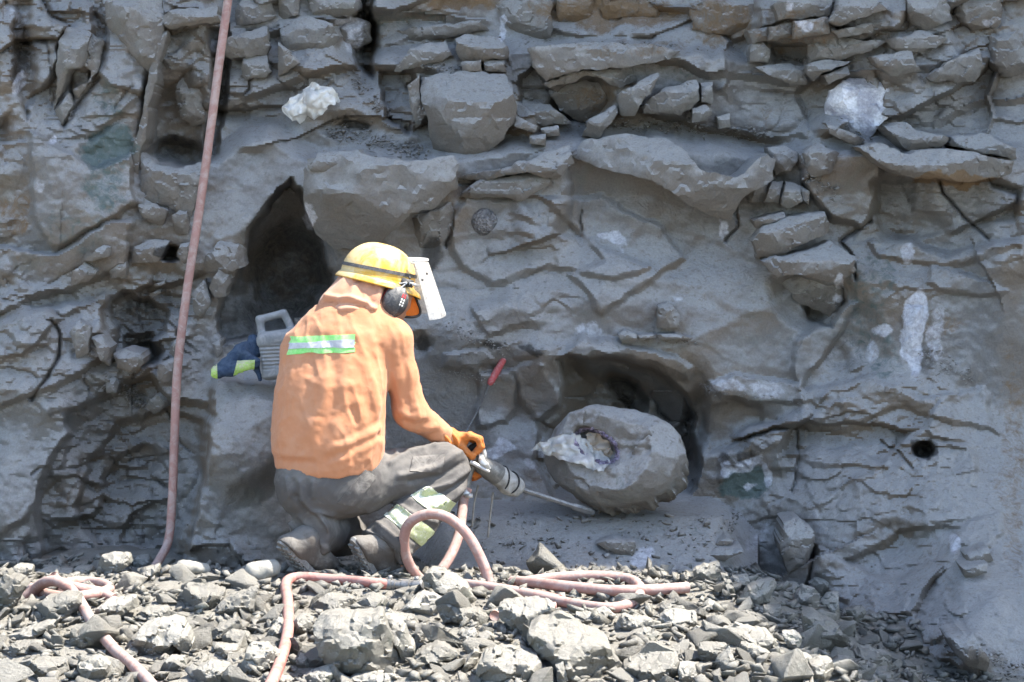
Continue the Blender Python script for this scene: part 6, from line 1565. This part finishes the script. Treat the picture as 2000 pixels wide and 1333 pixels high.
# --- gloves
def glove(wrist, palm, kn, curl, thumb, label, fy_=0.0):
    wrist, palm = Q(*wrist), Q(*palm)
    pts = [wrist, palm] + [Q(*p) for chain in kn for p in chain] + [Q(*p) for p in thumb]
    f = Field(np.min(pts, 0) - 0.07, np.max(pts, 0) + 0.07, 0.0038)
    f.add(f.cone(wrist + (wrist - palm) * 0.25, wrist, .047, .041)); f.add(f.cone(wrist, palm, .040, .036, ((0, 1, 0), .9)), .02)
    for chain in kn:
        c = [Q(*p) for p in chain]
        f.add(f.cone(palm, c[0], .026, .0145), .012)
        fing = f.cone(c[0], c[1], .0135, .0125)
        for a, b in zip(c[1:-1], c[2:]): fing = smin(fing, f.cone(a, b, .0125, .0115), .003)
        f.add(fing, .004)
    t = [Q(*p) for p in thumb]
    th = f.cone(t[0], t[1], .017, .014)
    for a, b in zip(t[1:-1], t[2:]): th = smin(th, f.cone(a, b, .014, .0125), .003)
    f.add(th, .006)
    q = f.pts(); f.d = f.d - 0.0025 * np.abs(noise3(q * 60, 73))
    V, F = f.mesh(); V = relax(V, F, 1, 0.4)
    V = folds(V, F, [(.008, 3.5, [(868, 850), (876, 862), (880, 872)]), (-.008, 3.5, [(876, 846), (886, 860), (890, 874)]), (.007, 3.5, [(884, 850), (893, 862), (893, 880)])])
    g = make('glove', V, F, M['glove'], person); g['label'] = label
    return g
glove((872, 855, .215), (896, 862, .235),
      [[(916, 852, .205), (933, 857, .205), (938, 872, .215), (930, 882, .23)], [(918, 850, .232), (937, 857, .236), (941, 873, .245), (932, 884, .26)], [(917, 851, .260), (935, 858, .266), (939, 872, .275), (930, 883, .285)], [(913, 854, .286), (928, 861, .294), (932, 873, .302), (924, 882, .306)]],
      None, [(900, 872, .215), (912, 884, .215), (922, 892, .225), (926, 886, .235)], 'orange leather glove closed round the drill grip')
glove((878, 912, .37), (900, 908, .375),
      [[(918, 898, .35), (932, 906, .345), (932, 920, .34), (922, 926, .335)], [(920, 900, .372), (937, 909, .368), (937, 923, .360), (927, 930, .352)], [(920, 903, .395), (938, 913, .392), (938, 927, .384), (928, 934, .376)], [(917, 907, .416), (932, 917, .414), (932, 929, .406), (924, 935, .398)]],
      None, [(902, 896, .345), (914, 888, .335), (926, 886, .33), (934, 892, .325)], 'orange glove behind the drill barrel')

# --- helmet with band, muffs and visor
HO = Q(737, 545, 0.19)                  # centre of the brim plane
hf = nrm([0.83, 0.42, -0.25]); hu = nrm(np.array([0.26, 0.10, 0.96]) - hf * np.dot([0.26, 0.10, 0.96], hf)); hr = np.cross(hf, hu)
def hp(a, b, c): return HO + hf * a + hr * b + hu * c
n, m = 30, 64
V = []
for i in range(n + 1):
    th = (math.pi / 2) * i / n
    for j in range(m):
        ph = 2 * math.pi * j / m
        rx = 0.156 if math.cos(ph) > 0 else 0.154; ry = 0.126
        zc = math.sin(th) ** 0.92 * 0.138; rr = math.cos(th) ** 0.80
        ridge = 0.004 * math.exp(-((math.sin(ph) * rr) / 0.12) ** 2) * (1 if i > 3 else 0)
        V.append(hp(rx * rr * math.cos(ph), ry * rr * math.sin(ph), zc + ridge))
F = [(i * m + j, i * m + (j + 1) % m, (i + 1) * m + (j + 1) % m, (i + 1) * m + j) for i in range(n) for j in range(m)]
b0 = len(V)
prof = [(1.015, -0.002), (1.06, -0.010), (1.10, -0.022), (1.105, -0.027), (1.06, -0.024), (0.99, -0.012), (0.96, 0.02)]
for k_, (s, z) in enumerate(prof):
    for j in range(m):
        ph = 2 * math.pi * j / m; front = max(0, math.cos(ph)) ** 2
        e = s + (0.16 * front if 1 <= k_ <= 4 else 0)
        V.append(hp(0.155 * e * math.cos(ph), 0.126 * e * math.sin(ph), z - (0.012 * front if 1 <= k_ <= 4 else 0)))
rings = [0] + [b0 + k_ * m for k_ in range(len(prof))]
for a, b in zip(rings[:-1], rings[1:]):
    F += [(b + j, b + (j + 1) % m, a + (j + 1) % m, a + j) for j in range(m)]
helmet = make('helmet', np.array(V), F, M['helmet'], person); helmet['label'] = 'scuffed yellow hard hat bleached by the sun'
V = []; sec = [(1.012, .030), (1.030, .030), (1.030, .044), (1.012, .044)]
for j in range(m):
    ph = 2 * math.pi * j / m
    for s, z in sec:
        k_ = math.cos(math.asin(min(1, (z / 0.138) ** (1 / .92)))) ** .80 * s
        V.append(hp(0.155 * k_ * math.cos(ph), 0.126 * k_ * math.sin(ph), z + 0.010 * math.cos(ph)))
F = [(j * 4 + a, j * 4 + (a + 1) % 4, ((j + 1) % m) * 4 + (a + 1) % 4, ((j + 1) % m) * 4 + a) for j in range(m) for a in range(4)]
make('band', np.array(V), F, M['strap'], helmet, sharp=40)
# ear muffs: cup, cushion, wire arm, printed mark
for s, nm in ((1, 'near'), (-1, 'far')):
    c = HC + HR * s * 0.105 - HU * 0.028 + HF * 0.022
    if s == 1: c = Q(772, 589, float(c[1]) - 0.035)
    f = Field(c - 0.08, c + 0.08, 0.004)
    o_ = nrm(HR * s); 
    f.add(f.ell(c, (.054, .036, .064), (HF, o_, HU))); f.d = np.maximum(f.d, -f.half(c - o_ * 0.012, o_))
    f.d = f.d - 0.004 * np.exp(-(((f.pts() - c) @ HF - 0.012) / 0.004) ** 2)
    V, F = f.mesh(); mf = make('ear_muff', V, F, M['muff'], helmet)
    f = Field(c - 0.09, c + 0.09, 0.005); f.add(f.ell(c - o_ * 0.018, (.052, .018, .061), (HF, o_, HU)))
    V, F = f.mesh(); make('cushion', V, F, M['red'], mf)
    V, F = tube(spline([c + HU * 0.058 - HF * 0.004 + o_ * 0.012, c + HU * 0.085 + HF * 0.010 + o_ * 0.01, hp(0.04, s * 0.122, 0.0)], 8), 0.003, 8); make('wire_arm', V, F, M['bright_steel'], mf)
    if s == 1:
        bv = BVHTree.FromPolygons([tuple(v) for v in V], [tuple(q_) for q_ in F])
        f = Field(c - 0.08, c + 0.08, 0.004); f.add(f.ell(c, (.054, .036, .064), (HF, o_, HU))); V, F = f.mesh()
        bv = BVHTree.FromPolygons([tuple(v) for v in V], [tuple(int(i) for i in q_) for q_ in F])
        decal('red_mark', bv, [(787, 574), (793, 577), (791, 584), (784, 581)], M['red'], mf, 0.0025, (6, 6))
        for dy in (0, 5, 10):
            decal('white_mark', bv, [(783.5 - dy * .35, 583 + dy), (790 - dy * .35, 586 + dy), (789 - dy * .35, 589.5 + dy), (782.5 - dy * .35, 586.5 + dy)], M['white_plastic'], mf, 0.0025, (6, 4))
# orange lined brow guard hanging below the helmet front
bg = [(796, 566), (806, 572), (813, 585), (821, 606), (817, 617), (800, 620), (786, 616), (792, 596)]
def flat_panel(name, poly, y, mat, parent, thick=0.006, bulge=0.0):
    n = len(poly); a = [P(px, py, y + bulge * ((px - 800) / 30)) for px, py in poly]
    V = np.concatenate([a, np.array(a) + [0.003, thick, 0]]); F = [tuple(range(n)), tuple(range(2 * n - 1, n - 1, -1))] + [(i, n + i, n + (i + 1) % n, (i + 1) % n) for i in range(n)]
    return make(name, V, F, mat, parent, smooth=False)
pn = flat_panel('brow_guard', bg, 0.235, M['orange'], helmet, bulge=0.02)
pp = spline([P(px, py, 0.232 + 0.02 * ((px - 800) / 30)) for px, py in bg + bg[:1]], 6); V, F = tube(pp, 0.0055, 8, cap=False); make('rim', V, F, M['rubber'], pn)
# visor: a curved plate swung a little open, on a bracket
A0, A1 = Q(791, 510, 0.20), Q(816, 617, 0.225)
vf = nrm([0.85, 0.52, 0]); vr = nrm([0.52, -0.85, 0])
V = []; nt, npz = 18, 36
for i in range(nt + 1):
    t = i / nt
    for j in range(npz + 1):
        ph = R(-95 + 190 * j / npz)
        rad = 0.094 + 0.020 * t
        dz = 0.012 * math.cos(ph * 1.0) * (t - 0.5) - 0.010 * t * abs(math.sin(ph)) ** 3
        for off in (0,):
            V.append(A0 + (A1 - A0) * t + (vf * math.cos(ph) + vr * math.sin(ph)) * rad + np.array([0, 0, dz]))
V = np.array(V); V2 = np.array([v for v in V]); 
cen = np.array([A0 + (A1 - A0) * (i / nt) for i in range(nt + 1) for j in range(npz + 1)])
V2 = V - (V - cen) / np.linalg.norm(V - cen, axis=1)[:, None] * 0.002
w = npz + 1; k0 = len(V)
F = [(i * w + j, i * w + j + 1, (i + 1) * w + j + 1, (i + 1) * w + j) for i in range(nt) for j in range(npz)]
F2 = [tuple(k0 + a for a in q_[::-1]) for q_ in F]
edge = [j for j in range(w)] + [i * w + w - 1 for i in range(1, nt + 1)] + [nt * w + j for j in range(w - 2, -1, -1)] + [i * w for i in range(nt - 1, 0, -1)]
F3 = [(edge[(k_ + 1) % len(edge)], edge[k_], k0 + edge[k_], k0 + edge[(k_ + 1) % len(edge)]) for k_ in range(len(edge))]
visor = make('face_shield', np.concatenate([V, V2]), F + F2 + F3, M['shield'], helmet, sharp=60); visor['label'] = 'scratched clear face shield glowing in the sun'
br = [A0 + (vf * math.cos(a) + vr * math.sin(a)) * 0.090 + np.array([0, 0, 0.004]) for a in np.linspace(R(-100), R(100), 30)]
V, F = tube(np.array(br), 0.0055, 8); make('bracket', V, F, M['white_plastic'], visor)
br = [A0 + (vf * math.cos(a) + vr * math.sin(a)) * 0.074 + np.array([0, 0, -0.004]) for a in np.linspace(R(-100), R(100), 30)]
V, F = tube(np.array(br), 0.006, 8); make('bracket', V, F, M['white_plastic'], visor)
bv = BVHTree.FromPolygons([tuple(v) for v in V2], F)
for (a, b) in ((825, 547), (834, 535), (800, 543), (803, 556)):
    c = Q(a, b, 0.13); h = bv.ray_cast(Vector(CAM), Vector(nrm(c - CAM)))
    c = np.array(h[0]) + np.array([0, -0.004, 0]) if h[0] is not None else Q(a, b, 0.10)
    make('rivet', *tube(np.array([c, c + np.array([0, -0.005, 0])]), np.array([.005, .004]), 10), M['strap'], visor)
cl_ = hp(0.075, 0.118, 0.012)
V, F = box(cl_, (0.05, 0.018, 0.03), (hf, hr, hu)); make('clip', V, F, M['strap'], helmet)
V, F = box(cl_ + hf * 0.03 + hr * 0.006, (0.045, 0.012, 0.012), (hf, hr, hu)); make('clip', V, F, M['bright_steel'], helmet)
